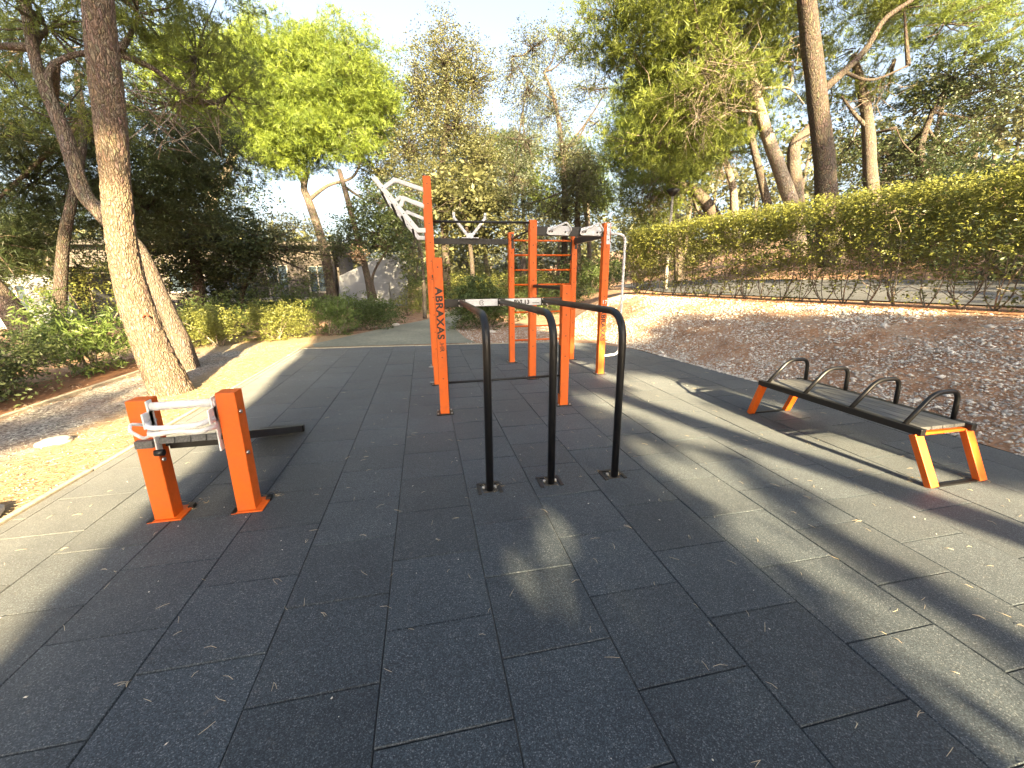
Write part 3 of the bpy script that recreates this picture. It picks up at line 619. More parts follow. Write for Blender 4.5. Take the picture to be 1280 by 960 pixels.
# white grip plates on the right beam
for x0, x1 in ((1.83, 2.20), (2.35, 2.70)):
    w = x1-x0; yq = 6.19; bm = bmesh.new()
    sh = [(0, -.045), (.03, -.07), (w*.92, -.075), (w, -.03), (w*.92, .055), (w*.4, .06), (.02, .03)]
    f = bm.faces.new([bm.verts.new((x0+a, yq, 2.25+b)) for a, b in sh]); r = bmesh.ops.extrude_face_region(bm, geom=[f]); bmesh.ops.translate(bm, verts=[v for v in r['geom'] if isinstance(v, bmesh.types.BMVert)], vec=(0, -.012, 0)); bmesh.ops.recalc_face_normals(bm, faces=bm.faces)
    gp = bmo('grip_plate', bm, M['white'], rig)
    bm = bmesh.new(); tube(bm, arcpath([(x0+.05, yq-.02, 2.235), (x0+.07, yq-.08, 2.255), (x0+w*.72, yq-.12, 2.345), (x1-.01, yq-.08, 2.25), (x1-.03, yq-.02, 2.22)], .03, 5), .015, 10); bmo('grip', bm, M['white'], gp)
    bm = bmesh.new(); [cyl(bm, (x0+q, yq-.016, 2.24+e), (0, 1, 0), .014, .012, 8) for q, e in ((.04, -.01), (.08, -.012), (w*.78, -.02))]; bmo('bolts', bm, M['black'], gp)
# wall bars
for z in (.42, .68, .94, 1.19, 1.44, 1.70, 1.96, 2.21): rbar('rung', [(1.625, 7.55, z), (2.71, 7.55, z)], .0165, 'orange', 10)
# white plate and climbing loop on the end post
bm = bmesh.new(); box(bm, (2.815, 6.196, 2.205), (.055, .008, .30), .003); wp = bmo('end_plate', bm, M['white'], rig)
bm = bmesh.new(); ring = [Vector((2.815+.026*math.cos(a), 6.19, 2.215+.026*math.sin(a))) for a in np.linspace(0, 6.28, 20)]; tube(bm, ring, .005, 6); bmo('ring', bm, M['steel'], wp)
bm = bmesh.new(); [cyl(bm, (2.815, 6.19, z), (0, 1, 0), .010, .006, 8) for z in (2.12, 2.30)]; bmo('bolts', bm, M['black'], wp)
rbar('climbing_loop', [(2.85, 6.22, 2.215), (3.10, 6.20, 2.20), (3.10, 6.20, .33), (2.85, 6.22, .31)], .019, 'white', 12, rc=.11, label='white tube loop on the side of the end post')
# white slanted frame on the tallest posts
fr = None
for Y, off, nm in ((6.17, 0, 'near'), (7.54, .02, 'far')):
    bm = bmesh.new(); q = lambda x, z: Vector((x, Y, z))
    A0, A1, A2 = q(-.56, 2.87+off), q(-.03, 2.215+off), q(.08, 2.215+off)
    bar(bm, A0, A1+(A1-A0).normalized()*.02, .045, .062, .006, up=Vector((0, -1, 0)).cross((A1-A0).normalized()))
    fr = bmo('slanted_rail', bm, M['white'], rig)
    bm = bmesh.new(); bar(bm, A1, A2, .047, .062, .006); bmo('rail_foot', bm, M['white'], fr)
    for a, b, c in (((-.44, 2.74), (-.29, 2.845), (.08, 2.735)), ((-.235, 2.52), (-.19, 2.625), (.08, 2.52))):
        bm = bmesh.new(); bar(bm, q(a[0], a[1]+off), q(b[0], b[1]+off), .042, .052, .006); bmo('strut', bm, M['white'], fr)
        bm = bmesh.new(); bar(bm, q(b[0]-.02, b[1]+off+.005), q(c[0], c[1]+off), .040, .052, .006); bmo('strut', bm, M['white'], fr)
    bm = bmesh.new(); [cyl(bm, A0.lerp(A1, t)+Vector((0, -.028, 0)), (0, 1, 0), .007, .006, 6) for t in (.2, .36, .52, .68, .84)]; bmo('bolt_holes', bm, M['black'], fr)
for t in (.22, .45, .68, .93):
    p = Vector((-.56, 6.2, 2.87)).lerp(Vector((-.03, 6.2, 2.215)), t)+Vector((-.03, 0, -.035)); rbar('frame_rung', [p, p+Vector((0, 1.30, .02))], .016)

# ------------------------------------------------------------------ sit-up board between two orange posts
sb = thing('sit_up_bench', 'sit-up bench: two short orange posts, white foot bar and a sloping grey plank board', 'exercise bench', (-1.55, 2.95, 0))
for x, h in ((-1.815, .845), (-1.31, .865)):
    bm = bmesh.new(); box(bm, (x, 2.96, h/2), (.118, .118, h), .006); p = bmo('post', bm, M['orange'], sb)
    bm = bmesh.new(); box(bm, (x+.01, 2.975, .005), (.20, .20, .010), .002); bmo('base_plate', bm, M['orange'], p)
    bm = bmesh.new(); box(bm, (x-.075, 2.975, .0075), (.035, .20, .006), .001); box(bm, (x+.10, 3.045, .0115), (.035, .05, .03), .004); bmo('dark_cutout', bm, M['black'], p)
    bm = bmesh.new(); cyl(bm, (x+.062, 2.93, h-.14), (1, 0, 0), .014, .02, 6); cyl(bm, (x+.062, 2.93, .43), (1, 0, 0), .014, .02, 6); bmo('bolts', bm, M['steel'], p)
for x, s in ((-1.75, 1), (-1.376, -1)):
    bm = bmesh.new(); box(bm, (x+s*.006, 2.90, .66), (.010, .055, .37), .003); box(bm, (x+s*.006, 2.86, .73), (.010, .10, .10), .003); bmo('white_plate', bm, M['white'], sb)
rbar('foot_bar', [(-1.75, 2.91, .80), (-1.37, 2.91, .80)], .026, 'white', 16, parent=sb) if False else None
def sbar(name, pts, r, mat, seg=12, rc=.04):
    bm = bmesh.new(); tube(bm, arcpath(pts, rc, 6) if len(pts) > 2 else pts, r, seg); return bmo(name, bm, M[mat], sb)
sbar('foot_bar', [(-1.75, 2.91, .800), (-1.37, 2.91, .805)], .027, 'white', 16)
sbar('foot_hook', [(-1.745, 2.86, .71), (-1.70, 2.77, .70), (-1.57, 2.79, .69), (-1.43, 2.77, .70), (-1.375, 2.86, .71)], .016, 'white')
sbar('foot_hook', [(-1.745, 2.86, .655), (-1.70, 2.77, .655), (-1.57, 2.79, .665), (-1.43, 2.77, .655), (-1.375, 2.86, .655)], .016, 'white')
bm = bmesh.new(); tube(bm, arcpath([(-1.76, 2.85, .70), (-1.80, 2.79, .73), (-1.78, 2.74, .70), (-1.73, 2.76, .64), (-1.72, 2.83, .64)], .02, 5), .010, 8); bmo('bracket', bm, M['white'], sb)
bd0 = Vector((0, 2.90, .57)); bd1 = Vector((0, 4.46, .055)); dv = (bd1-bd0).normalized(); up = Vector((1, 0, 0)).cross(dv)
for k in range(4):
    x = -1.74+.0925*k+.046; bm = bmesh.new(); bar(bm, bd0+Vector((x, 0, 0)), bd1+Vector((x, 0, 0)), .088, .042, .004, up=up); bmo('plank', bm, M['slat'], sb)
for x in (-1.752, -1.352):
    bm = bmesh.new(); a_ = bd0+Vector((x, 0, -.01))+dv*.10; bar(bm, a_, bd1+Vector((x, 0, -.01))-dv*.0, .022, .06, .003, up=up); bmo('side_rail', bm, M['black'], sb)
bm = bmesh.new(); bar(bm, bd1+Vector((-1.76, .02, -.01)), bd1+Vector((-1.33, .02, -.01)), .05, .07, .004); bmo('end_rail', bm, M['black'], sb)
bm = bmesh.new(); bar(bm, bd0+Vector((-1.74, .12, -.07)), bd0+Vector((-1.37, .12, -.07)), .05, .05, .004); cyl(bm, (-1.73, 2.87, .50), (1, 0, 0), .022, .05, 8); bmo('hinge_bar', bm, M['black'], sb)
bm = bmesh.new(); box(bm, (-1.80, 2.875, .565), (.10, .045, .05), .004); bmo('end_cap', bm, M['slat'], sb)

# ------------------------------------------------------------------ bench with four arched handles
bn = thing('handle_bench', 'low grey plank bench with black frame, four black arched handles and orange legs', 'bench', (4.0, 3.1, 0))
xl, xr, yn, yf2, zt = 3.66, 4.17, 2.24, 3.80, .435
W4 = (xr-xl-.05)/4
for k in range(4):
    x = xl+.025+W4*(k+.5); bm = bmesh.new(); box(bm, (x, (yn+yf2)/2, zt-.018), (W4-.006, yf2-yn-.05, .028), .003); bmo('plank', bm, M['slat'], bn)
for x in (xl, xr):
    bm = bmesh.new(); box(bm, (x, (yn+yf2)/2, zt-.03), (.05, yf2-yn+.04, .055), .004); bmo('side_rail', bm, M['black'], bn)
for y in (yn+.03, yf2-.03):
    bm = bmesh.new(); bar(bm, (xl+.02, y, zt-.055), (xr-.02, y, zt-.055), .035, .022, .002); bmo('cross_rail', bm, M['orange'], bn)
for x in (xl, xr):
    for y, s in ((yn+.03, -1), (yf2-.03, 1)):
        bm = bmesh.new(); bar(bm, (x+.01*(1 if x == xr else -1)*0, y, zt-.055), (x+(.02 if x == xr else .04), y+s*.16, .004), .075, .05, .004, up=Vector((0, 1, 0))); lg = bmo('leg', bm, M['orange'], bn)
for y in (yn-.125, yf2+.125):
    bm = bmesh.new(); box(bm, ((xl+xr)/2+.03, y, .007), (xr-xl+.02, .035, .012), .002); bmo('floor_bar', bm, M['black'], bn)
for y in (2.36, 2.79, 3.26, 3.72):
    bm = bmesh.new(); tube(bm, arcpath([(xl+.005, y, zt-.01), (xl+.24, y, zt+.235), (xr-.02, y, zt+.235), (xr-.005, y, zt-.01)], .09, 7), .0185, 12); bmo('handle', bm, M['black'], bn)

# ------------------------------------------------------------------ lamp
lp = D(832, 360, 15); lz = hz(lp.x, lp.y); lt = thing('street_lamp', 'slim grey lamp post with a dark cone head above the clipped hedge', 'lamp', (lp.x, lp.y, lz))
bm = bmesh.new(); tube(bm, [(lp.x, lp.y, lz-.1), (lp.x-.02, lp.y, lz+1.5), (lp.x-.03, lp.y, 4.5)], [.075, .06, .045], 12); bmo('pole', bm, M['concrete'], lt)
bm = bmesh.new(); tube(bm, [(lp.x-.03, lp.y, z) for z in (4.44, 4.50, 4.66, 4.70)], [.07, .12, .27, .20], 18); bmo('lamp_head', bm, M['black'], lt)

# ------------------------------------------------------------------ buildings behind the left shrubs
def window(parent, x0, x1, z0, z1, y, mat='wall'):
    bm = bmesh.new(); t = .07
    box(bm, ((x0+x1)/2, y, z1-t/2), (x1-x0, .08, t)); box(bm, ((x0+x1)/2, y, z0+t/2), (x1-x0, .08, t))
    for x in (x0+t/2, x1-t/2, (x0+x1)/2): box(bm, (x, y, (z0+z1)/2), (t, .078, z1-z0-2*t))
    w = bmo('window', bm, M['concrete'], parent); bm = bmesh.new(); box(bm, ((x0+x1)/2, y+.03, (z0+z1)/2), (x1-x0-.02, .02, z1-z0-.02)); bmo('pane', bm, M['glass'], w)
bd = thing('apartment_building', 'low brown apartment building with balcony and windows behind the left trees', 'building', (-9.5, 25.6, 0))
def facade(parent, x0, x1, z0, z1, y, th_, holes, mat):         # wall built round its openings
    bm = bmesh.new(); xs = sorted({x0, x1, *[h[0] for h in holes], *[h[1] for h in holes]})
    for a, b in zip(xs, xs[1:]):
        hs = sorted([(h[2], h[3]) for h in holes if h[0] <= a+1e-6 and h[1] >= b-1e-6]); z = z0
        for (h0, h1) in hs+[(z1, z1)]:
            if h0-z > 1e-4: box(bm, ((a+b)/2, y+th_/2, (z+h0)/2), (b-a, th_, h0-z))
            z = h1
    bmesh.ops.remove_doubles(bm, verts=bm.verts, dist=1e-5); return bmo('wall', bm, mat, parent)
H = [(-15.5, -14.3, .3, 2.3), (-13.2, -11.8, .9, 2.2), (-10.6, -9.2, .75, 2.25), (-8.4, -7.3, .25, 2.35), (-6.3, -5.3, .8, 2.3), (-10.4, -9.0, 3.2, 4.4), (-14.5, -13, 3.2, 4.4), (-6.6, -5.4, 3.2, 4.4)]
facade(bd, -17.5, -4.9, -.2, 3.35, 25.6, .3, [h for h in H if h[2] < 3], M['wall_dark'])
for h in H[:5]: window(bd, h[0], h[1], h[2], h[3], 25.72)
bm = bmesh.new(); box(bm, (-11.2, 29.0, 3.4), (13.4, 8.0, .22), .02); bmo('roof', bm, M['roof'], bd)
bm = bmesh.new(); box(bm, (-11.2, 30.5, 1.6), (12.4, 5.5, 3.4)); bmo('rear_wall', bm, M['wall_dark'], bd)
bm = bmesh.new(); box(bm, (-8.6, 24.9, .50), (5.6, 1.35, .16), .01); bl = bmo('balcony', bm, M['concrete'], bd)
bm = bmesh.new()
for k in range(30): bar(bm, (-11.3+.19*k, 24.28, .58), (-11.3+.19*k, 24.28, 1.45), .02, .02)
bar(bm, (-11.4, 24.28, 1.47), (-5.8, 24.28, 1.47), .04, .04); bmo('railing', bm, M['black_metal'], bl)
bm = bmesh.new()
for k in range(5): box(bm, (-10.75+.24*k, 24.22, 1.08), (.20, .015, .75-.05*(k % 2)), .003)
bmo('hung_laundry', bm, M['cloth'], bl)
for x in (-9.9, -7.4): 
    bm = bmesh.new(); box(bm, (x, 24.7, .1), (.35, .35, .66)); bmo('pillar', bm, M['concrete'], bd)
bm = bmesh.new(); box(bm, (-10.95, 25.45, 2.0), (.75, .3, .55), .03); ac = bmo('air_conditioner', bm, M['white'], bd)
bm = bmesh.new(); cyl(bm, (-11.05, 25.29, 2.0), (0, 1, 0), .2, .02, 20); bmo('fan_grille', bm, M['black_metal'], ac)
b2 = thing('gable_building', 'plain pale grey rendered building with a stepped gable behind the shrubs', 'building', (-2.8, 25, 0))
g0 = D(424, 372, 25); bm = bmesh.new()
prof = [D(424, 385, 25), D(510, 385, 25), D(509, 325, 25), D(494, 320, 25), D(486, 316, 25), D(424, 345, 25)]
f = bm.faces.new([bm.verts.new((p.x, 25, max(-.1, p.z))) for p in prof]); r = bmesh.ops.extrude_face_region(bm, geom=[f]); bmesh.ops.translate(bm, verts=[v for v in r['geom'] if isinstance(v, bmesh.types.BMVert)], vec=(-.6, 7, 0)); bmesh.ops.recalc_face_normals(bm, faces=bm.faces)
bmo('wall', bm, M['wall'], b2)
bm = bmesh.new(); p = D(463, 360, 24.6); box(bm, (p.x+.2, 24.4, p.z/2+.15), (1.7, .9, p.z+.3), .02); bmo('step_wall', bm, M['wall'], b2)
b3 = thing('far_building', 'small pale building glimpsed at the far left between trunks', 'building', (-14, 16, 0))
facade(b3, -19.5, -12.2, -.2, 1.9, 17.6, .25, [(-15.9, -15.0, .5, 1.5), (-14.1, -13.4, .2, 1.5)], M['wall'])
for h in ((-15.9, -15.0, .5, 1.5), (-14.1, -13.4, .2, 1.5)): window(b3, *h[:2], h[2], h[3], 17.7)
bm = bmesh.new(); box(bm, (-15.8, 19.5, 1.98), (7.8, 4.4, .14)); bmo('roof', bm, M['roof'], b3)
bm = bmesh.new(); box(bm, (-15.8, 20.2, .9), (7.0, 2.6, 1.9)); bmo('rear_wall', bm, M['wall'], b3)

# ------------------------------------------------------------------ trees
def PP(*p): return [D(*q) for q in p]
def B(px, py, Y, rx, ry, rz): v = D(px, py, Y); return (v.x, v.y, v.z, rx, ry, rz)
Y1 = 6.6
t1 = tree('pine_tree', 'big near pine leaning over the white foot bar, sunlit trunk with a red paint spot', [D(218, 498, Y1)]+PP((186, 425, Y1), (163, 355, Y1), (150, 290, Y1), (144, 220, Y1), (137, 140, Y1), (128, 60, Y1), (122, -10, Y1), (116, -120, Y1+.2), (120, -260, Y1+.5)),
    [.265, .205, .178, .160, .150, .158, .150, .142, .135, .11], [B(60, -330, 6.8, 2.0, 2.0, 1.0), B(330, -360, 7.2, 2.0, 2.0, .9), B(170, -480, 7.4, 2.6, 2.4, 1.0)], 'pine', leaf=.15, bark_='bark', seg=128, amp=.10, per_m3=8, limb=.05)
# paint mark on the trunk
M['mark'] = paint('red_mark', (.42, .05, .025), .8)
ORI[0] = t1.location.copy(); p = D(183, 395, 6.44); bm = bmesh.new(); tube(bm, arcpath([p+Vector((-.045, .0, -.02)), p+Vector((-.01, -.012, .03)), p+Vector((.03, -.004, -.005))], .02, 4), [.012]*2+[.016]*6+[.009]*2 if False else .013, 8); bmo('paint_mark', bm, M['mark'], t1)
tree('pine_tree', 'crooked pine behind the near one, its trunk bending left and forking near the top', PP((238, 470, 8.5), (226, 430, 8.5), (200, 375, 8.5), (172, 315, 8.5), (128, 268, 8.5), (103, 238, 8.5), (80, 165, 8.5), (52, 100, 8.5), (38, 45, 8.5), (28, -25, 8.5)),
    [.20, .165, .155, .14, .12, .11, .095, .08, .07, .06],
    [B(60, 35, 8.8, 1.5, 1.2, .42), B(-30, 60, 9.2, 1.1, 1.2, .3), B(175, 20, 9.2, 1.5, 1.3, .55), B(245, 70, 9.6, 1.2, 1.2, .5), B(285, 120, 9.8, .8, 1, .45), B(110, -40, 9.4, 2.2, 1.5, .8), B(215, 130, 9.5, 1.0, 1, .35), B(70, 150, 9.4, 1.0, 1, .28)],
    'pine', leaf=.13, per_m3=20, cr=.22, per=9, branches=[(PP((74, 150, 8.5), (60, 95, 8.5), (88, 70, 8.6), (150, 62, 8.8)), .06), (PP((128, 60, 8.8), (190, 85, 9), (240, 125, 9.3)), .06)], bark_='bark_far', twig=4, dead=[(D(215, 140, 9.0), 1.0, 40), (D(250, 120, 9.4), .8, 30)], width=.09)
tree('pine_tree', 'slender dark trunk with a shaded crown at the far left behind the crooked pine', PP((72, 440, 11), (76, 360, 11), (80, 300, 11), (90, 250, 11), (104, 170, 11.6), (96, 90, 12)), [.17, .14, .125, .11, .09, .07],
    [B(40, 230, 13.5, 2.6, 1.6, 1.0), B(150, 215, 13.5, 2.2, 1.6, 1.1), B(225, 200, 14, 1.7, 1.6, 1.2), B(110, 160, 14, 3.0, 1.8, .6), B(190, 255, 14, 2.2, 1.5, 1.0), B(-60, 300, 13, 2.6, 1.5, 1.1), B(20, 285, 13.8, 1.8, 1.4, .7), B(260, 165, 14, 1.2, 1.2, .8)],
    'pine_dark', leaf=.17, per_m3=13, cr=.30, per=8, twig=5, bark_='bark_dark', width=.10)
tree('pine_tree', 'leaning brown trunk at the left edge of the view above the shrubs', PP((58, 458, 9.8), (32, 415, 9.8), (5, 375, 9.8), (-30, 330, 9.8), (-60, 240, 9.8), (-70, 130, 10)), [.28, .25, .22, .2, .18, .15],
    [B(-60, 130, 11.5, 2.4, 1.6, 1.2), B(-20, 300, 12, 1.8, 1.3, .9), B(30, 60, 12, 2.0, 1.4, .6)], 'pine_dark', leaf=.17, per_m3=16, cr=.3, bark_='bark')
# dark holm oaks over the brown building
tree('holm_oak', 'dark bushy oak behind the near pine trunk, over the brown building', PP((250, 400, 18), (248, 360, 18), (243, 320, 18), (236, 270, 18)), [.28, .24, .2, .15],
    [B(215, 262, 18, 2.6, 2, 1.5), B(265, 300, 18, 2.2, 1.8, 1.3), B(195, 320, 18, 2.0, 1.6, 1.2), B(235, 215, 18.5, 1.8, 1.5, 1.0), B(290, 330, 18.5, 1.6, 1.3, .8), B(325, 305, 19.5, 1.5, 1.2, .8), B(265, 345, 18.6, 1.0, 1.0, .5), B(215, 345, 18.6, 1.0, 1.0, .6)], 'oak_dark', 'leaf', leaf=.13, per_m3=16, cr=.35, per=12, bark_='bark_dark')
tree('holm_oak', 'small dark oak in front of the laundry balcony', PP((300, 392, 19), (305, 360, 19), (318, 335, 19), (322, 300, 19)), [.13, .11, .1, .08],
    [B(295, 345, 18.6, .8, .9, .5), B(395, 345, 18.6, .7, .9, .5), B(345, 350, 18.8, .7, .8, .35), B(415, 320, 19, .7, .9, .6), B(320, 290, 19, 1.3, 1.3, 1.0), B(350, 312, 19, 1.4, 1.3, .9), B(300, 320, 19.4, 1.0, 1.0, .7), B(370, 285, 19.5, 1.0, 1.0, .7), B(390, 312, 19.5, .9, 1.0, .5), B(318, 342, 18.8, .6, .8, .35)], 'oak', 'leaf', leaf=.11, per_m3=18, cr=.3, per=9, bark_='bark_dark')
tree('pine_tree', 'pale lit dead-branched pine glimpsed beyond the balcony, thin crown on the left', PP((285, 395, 23), (272, 330, 23), (264, 245, 23), (280, 222, 23), (293, 190, 23), (300, 165, 23)), [.35, .3, .3, .24, .2, .14],
    [B(285, 150, 23, 2.0, 1.8, 1.0), B(240, 110, 23.5, 2.4, 2, 1.4), B(225, 70, 23, 1.6, 1.6, 1.2), B(262, 165, 23, 1.5, 1.2, .6)], 'pine_bright', leaf=.26, per_m3=9, cr=.45, per=8, bark_='bark_pale', branches=[(PP((264, 245, 23), (250, 225, 23), (262, 212, 23)), .12)], dead=[(D(275, 215, 23), 1.8, 40)], width=.11)
tree('pine_tree', 'round bright green pine with a curved trunk rising left of the rig', PP((418, 392, 21), (412, 350, 21), (402, 300, 21), (386, 252, 21), (380, 235, 21), (384, 215, 21)), [.30, .27, .24, .2, .17, .13],
    [B(330, 95, 21, 1.9, 2, 1.6), B(385, 80, 21.5, 2.1, 2, 1.5), B(440, 105, 21, 1.9, 2, 1.7), B(360, 150, 20.6, 2.2, 2, 1.5), B(415, 160, 20.8, 2.2, 2, 1.4), B(330, 165, 20.8, 1.4, 1.5, 1.2), B(355, 195, 20.6, 1.5, 1.5, .9), B(470, 135, 21.5, 1.2, 1.5, 1.2), B(300, 75, 21.5, 1.0, 1.2, 1.0)],
    'pine_bright', leaf=.19, per_m3=20, cr=.38, per=11, bark_='bark_far', branches=[(PP((386, 250, 21), (410, 232, 21), (440, 222, 21.3), (452, 200, 21.5)), .12), (PP((380, 235, 21), (372, 215, 21), (355, 185, 21)), .10)], width=.10, dead=[(D(320, 200, 21), 1.2, 30)])
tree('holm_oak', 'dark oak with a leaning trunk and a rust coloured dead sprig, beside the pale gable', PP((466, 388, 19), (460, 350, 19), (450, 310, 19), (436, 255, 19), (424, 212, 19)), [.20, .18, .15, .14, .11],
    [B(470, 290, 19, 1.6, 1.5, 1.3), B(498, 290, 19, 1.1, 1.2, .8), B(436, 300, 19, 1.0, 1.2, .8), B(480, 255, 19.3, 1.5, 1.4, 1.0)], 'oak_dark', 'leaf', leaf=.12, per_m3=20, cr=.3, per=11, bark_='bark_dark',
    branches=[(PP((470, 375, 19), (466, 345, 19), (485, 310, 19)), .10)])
P0 = D(448, 318, 18.2); V, Fc, T = leaf_cloud(np.array(P0)+unit(260)*RNG.uniform(0, .45, (260, 1)), RNG.uniform(.3, .9, 260), .12); 
tag(link('dead_sprig', npmesh('dead_sprig', V, Fc, 4, T), M['litter'], kind='stuff'), 'rust coloured dead sprig hanging in the dark oak left of the rig', 'dead branch')
tree('holm_oak', 'tall olive green oak standing behind the tallest orange post', PP((560, 380, 22), (556, 300, 22), (552, 220, 22), (560, 130, 22), (556, 70, 22)), [.26, .23, .2, .15, .09],
    [B(555, 75, 22, 1.5, 1.6, 1.6), B(590, 100, 22.5, 1.3, 1.5, 1.3), B(525, 120, 22, 1.5, 1.5, 1.5), B(570, 160, 22, 1.9, 1.7, 1.6), B(510, 190, 22, 1.7, 1.7, 1.7), B(600, 200, 22.4, 1.6, 1.6, 1.5), B(540, 235, 21.6, 1.9, 1.8, 1.5), B(590, 262, 21.8, 1.8, 1.7, 1.4), B(500, 275, 22, 1.4, 1.4, 1.3), B(475, 215, 22.5, 1.2, 1.3, 1.4)],
    'oak', 'leaf', leaf=.105, per_m3=24, cr=.36, per=13, bark_='bark_dark', twig=3, shell=.2)
tree('holm_oak', 'airy grey-green oak with visible dark branches behind the wall bars', PP((705, 345, 22), (706, 280, 22), (704, 200, 22), (694, 130, 22), (680, 90, 22)), [.25, .2, .17, .12, .07],
    [B(665, 60, 22, 1.4, 1.4, 1.0), B(715, 60, 22, 1.3, 1.4, 1.1), B(660, 115, 22, 1.4, 1.5, 1.3), B(735, 110, 22, 1.3, 1.3, .8), B(690, 140, 22.3, 1.5, 1.5, 1.1), B(655, 175, 22, 1.4, 1.4, 1.2), B(705, 190, 22, 1.5, 1.4, 1.1), B(745, 155, 22, .9, 1, .6), B(640, 225, 22, 1.3, 1.4, 1.2), B(700, 40, 22.5, .6, .6, 1.0), B(640, 90, 22, .9, .9, .9)],
    'oak_grey', 'leaf', leaf=.10, per_m3=15, cr=.34, per=13, bark_='bark_dark', twig=2, shell=.15, branches=[(PP((704, 190, 22), (735, 150, 22), (760, 110, 22)), .07), (PP((695, 130, 22), (660, 100, 22), (640, 70, 22)), .06)], limb=.05)
tree('holm_oak', 'dense olive oak lit on its right side, just right of the wall bars', PP((722, 350, 20), (722, 310, 20), (722, 260, 20), (724, 215, 20)), [.22, .2, .16, .1],
    [B(722, 215, 20, 1.1, 1.3, 1.1), B(735, 250, 20, 1.1, 1.3, 1.0), B(705, 262, 20, 1.3, 1.3, 1.1), B(660, 285, 20, 1.6, 1.4, .9), B(640, 260, 20.6, 1.5, 1.4, 1.0)], 'oak', 'leaf', leaf=.12, per_m3=22, cr=.3, per=11, bark_='bark_dark')
tree('young_oak', 'young narrow tree with a bare grey stem just left of the tallest post', PP((531, 398, 16.5), (530, 360, 16.5), (527, 320, 16.5), (520, 270, 16.5)), [.10, .09, .07, .05],
    [B(515, 310, 16.5, .6, .6, .8), B(520, 345, 16.5, .5, .5, .6), B(516, 270, 16.5, .6, .6, .8)], 'shrub', 'leaf', leaf=.09, per_m3=60, cr=.22, per=10, bark_='bark_far')
# trunks seen through the rig and beyond
for i, (x0, y0, x1, y1, Y, r, lab, mt, cm) in enumerate(((613, 372, 588, 210, 26, .20, 'pale straight trunk leaning left, seen under the black beam', 'bark_pale', 'pine_bright'), (640, 365, 634, 190, 27, .16, 'thin pale trunk left of the wall bars', 'bark_pale', 'pine_bright'),
        (655, 350, 650, 200, 33, .2, 'distant trunk framed by the upper rungs', 'bark_far', 'oak'), (740, 350, 722, 200, 27, .19, 'leaning grey trunk between wall bars and end post', 'bark_far', 'pine_bright'), (592, 350, 575, 250, 21, .15, 'dark thin trunk under the white V grip', 'bark_dark', 'oak'), (735, 345, 733, 220, 34, .22, 'far pale trunk low behind the end post', 'bark_pale', 'pine_bright'))):
    a_ = D(x0, y0+12, Y); b_ = D(x1, y1, Y); tree('slender_tree', lab, [a_, a_.lerp(b_, .5)+Vector((.15, 0, 0)), b_], [r, r*.8, r*.5], [(b_.x, b_.y, b_.z, 2.0, 2.0, 1.5), (b_.x+1.4, b_.y+1, b_.z-1.6, 1.7, 1.5, 1.0), (b_.x-1.5, b_.y+1.4, b_.z-2.4, 1.6, 1.5, 1.0)], cm, 'pine' if 'pine' in cm else 'leaf', leaf=.26, per_m3=7, cr=.45, per=8, bark_=mt, group='trees in the wood behind the rig')
# right hand pines beyond the hedge
tree('pine_tree', 'thickest straight pine trunk on the right, beyond the clipped hedge', [D(1040, 330, 9.9)]+PP((1034, 262, 9.9), (1030, 200, 9.9), (1020, 110, 9.9), (1012, 40, 9.9), (1004, -40, 9.9), (998, -120, 9.9)), [.42, .33, .295, .265, .25, .23, .20],
    [B(980, -60, 10.5, 2.2, 2, 1.0), B(1120, -50, 10.5, 2.0, 2, .9), B(1060, -130, 11, 3, 2.5, 1.0), B(1130, 10, 11.0, 1.3, 1.3, .45), B(860, -30, 10.5, 1.6, 1.6, .8)], 'pine', leaf=.15, per_m3=16, cr=.3, per=8, bark_='bark_dark', seg=28, branches=[(PP((1030, 112, 9.9), (1052, 92, 9.9), (1082, 62, 9.8), (1105, 25, 9.7), (1140, 0, 9.6)), .13), (PP((1055, 90, 9.9), (1090, 100, 10.2), (1135, 82, 10.6)), .06)])  # dark bark colour stands in for the shade on this trunk
tree('pine_tree', 'pale sunlit forked pine left of the thickest trunk on the right', [D(1000, 320, 12)]+PP((990, 258, 12), (970, 200, 12), (950, 140, 12), (938, 90, 12), (930, 55, 12), (945, 20, 12), (968, -15, 12)), [.31, .27, .23, .19, .16, .13, .09, .06],
    [B(900, 40, 12.5, 2.0, 1.8, 1.0), B(850, 100, 12.5, 1.9, 1.8, 1.1), B(900, 120, 12.6, 1.6, 1.6, .8), B(960, 30, 13, 1.8, 1.6, .8), B(830, 170, 12.8, 1.5, 1.5, .9), B(880, 175, 13, 1.3, 1.4, .6), B(985, 75, 13, 1.3, 1.3, .5), B(790, 60, 12.4, 1.5, 1.5, .8), B(770, 20, 12.2, 1.5, 1.5, .6), B(860, 0, 12.2, 2.0, 1.5, .7)],
    'pine', leaf=.18, per_m3=17, cr=.32, per=9, bark_='bark_pale', branches=[(PP((936, 88, 12), (925, 50, 12), (915, 38, 12)), .10), (PP((948, 140, 12), (915, 140, 12), (880, 160, 12)), .06), (PP((942, 112, 12), (985, 110, 12), (1005, 130, 12)), .05)], dead=[(D(885, 85, 11.6), 1.7, 150), (D(870, 140, 11.8), 1.3, 90), (D(1000, 60, 12), 1.0, 40), (D(940, 110, 11.8), .9, 40)], seg=20)
tree('pine_tree', 'thin straight trunk between the forked pine and the lamp post', [D(968, 300, 14)]+PP((960, 258, 14), (948, 210, 14), (938, 165, 14), (934, 135, 14)), [.22, .19, .16, .12, .08], [B(925, 120, 14.5, 1.6, 1.4, .8), B(945, 160, 14.8, 1.2, 1.2, .5)], 'pine_bright', leaf=.2, per_m3=12, cr=.35)
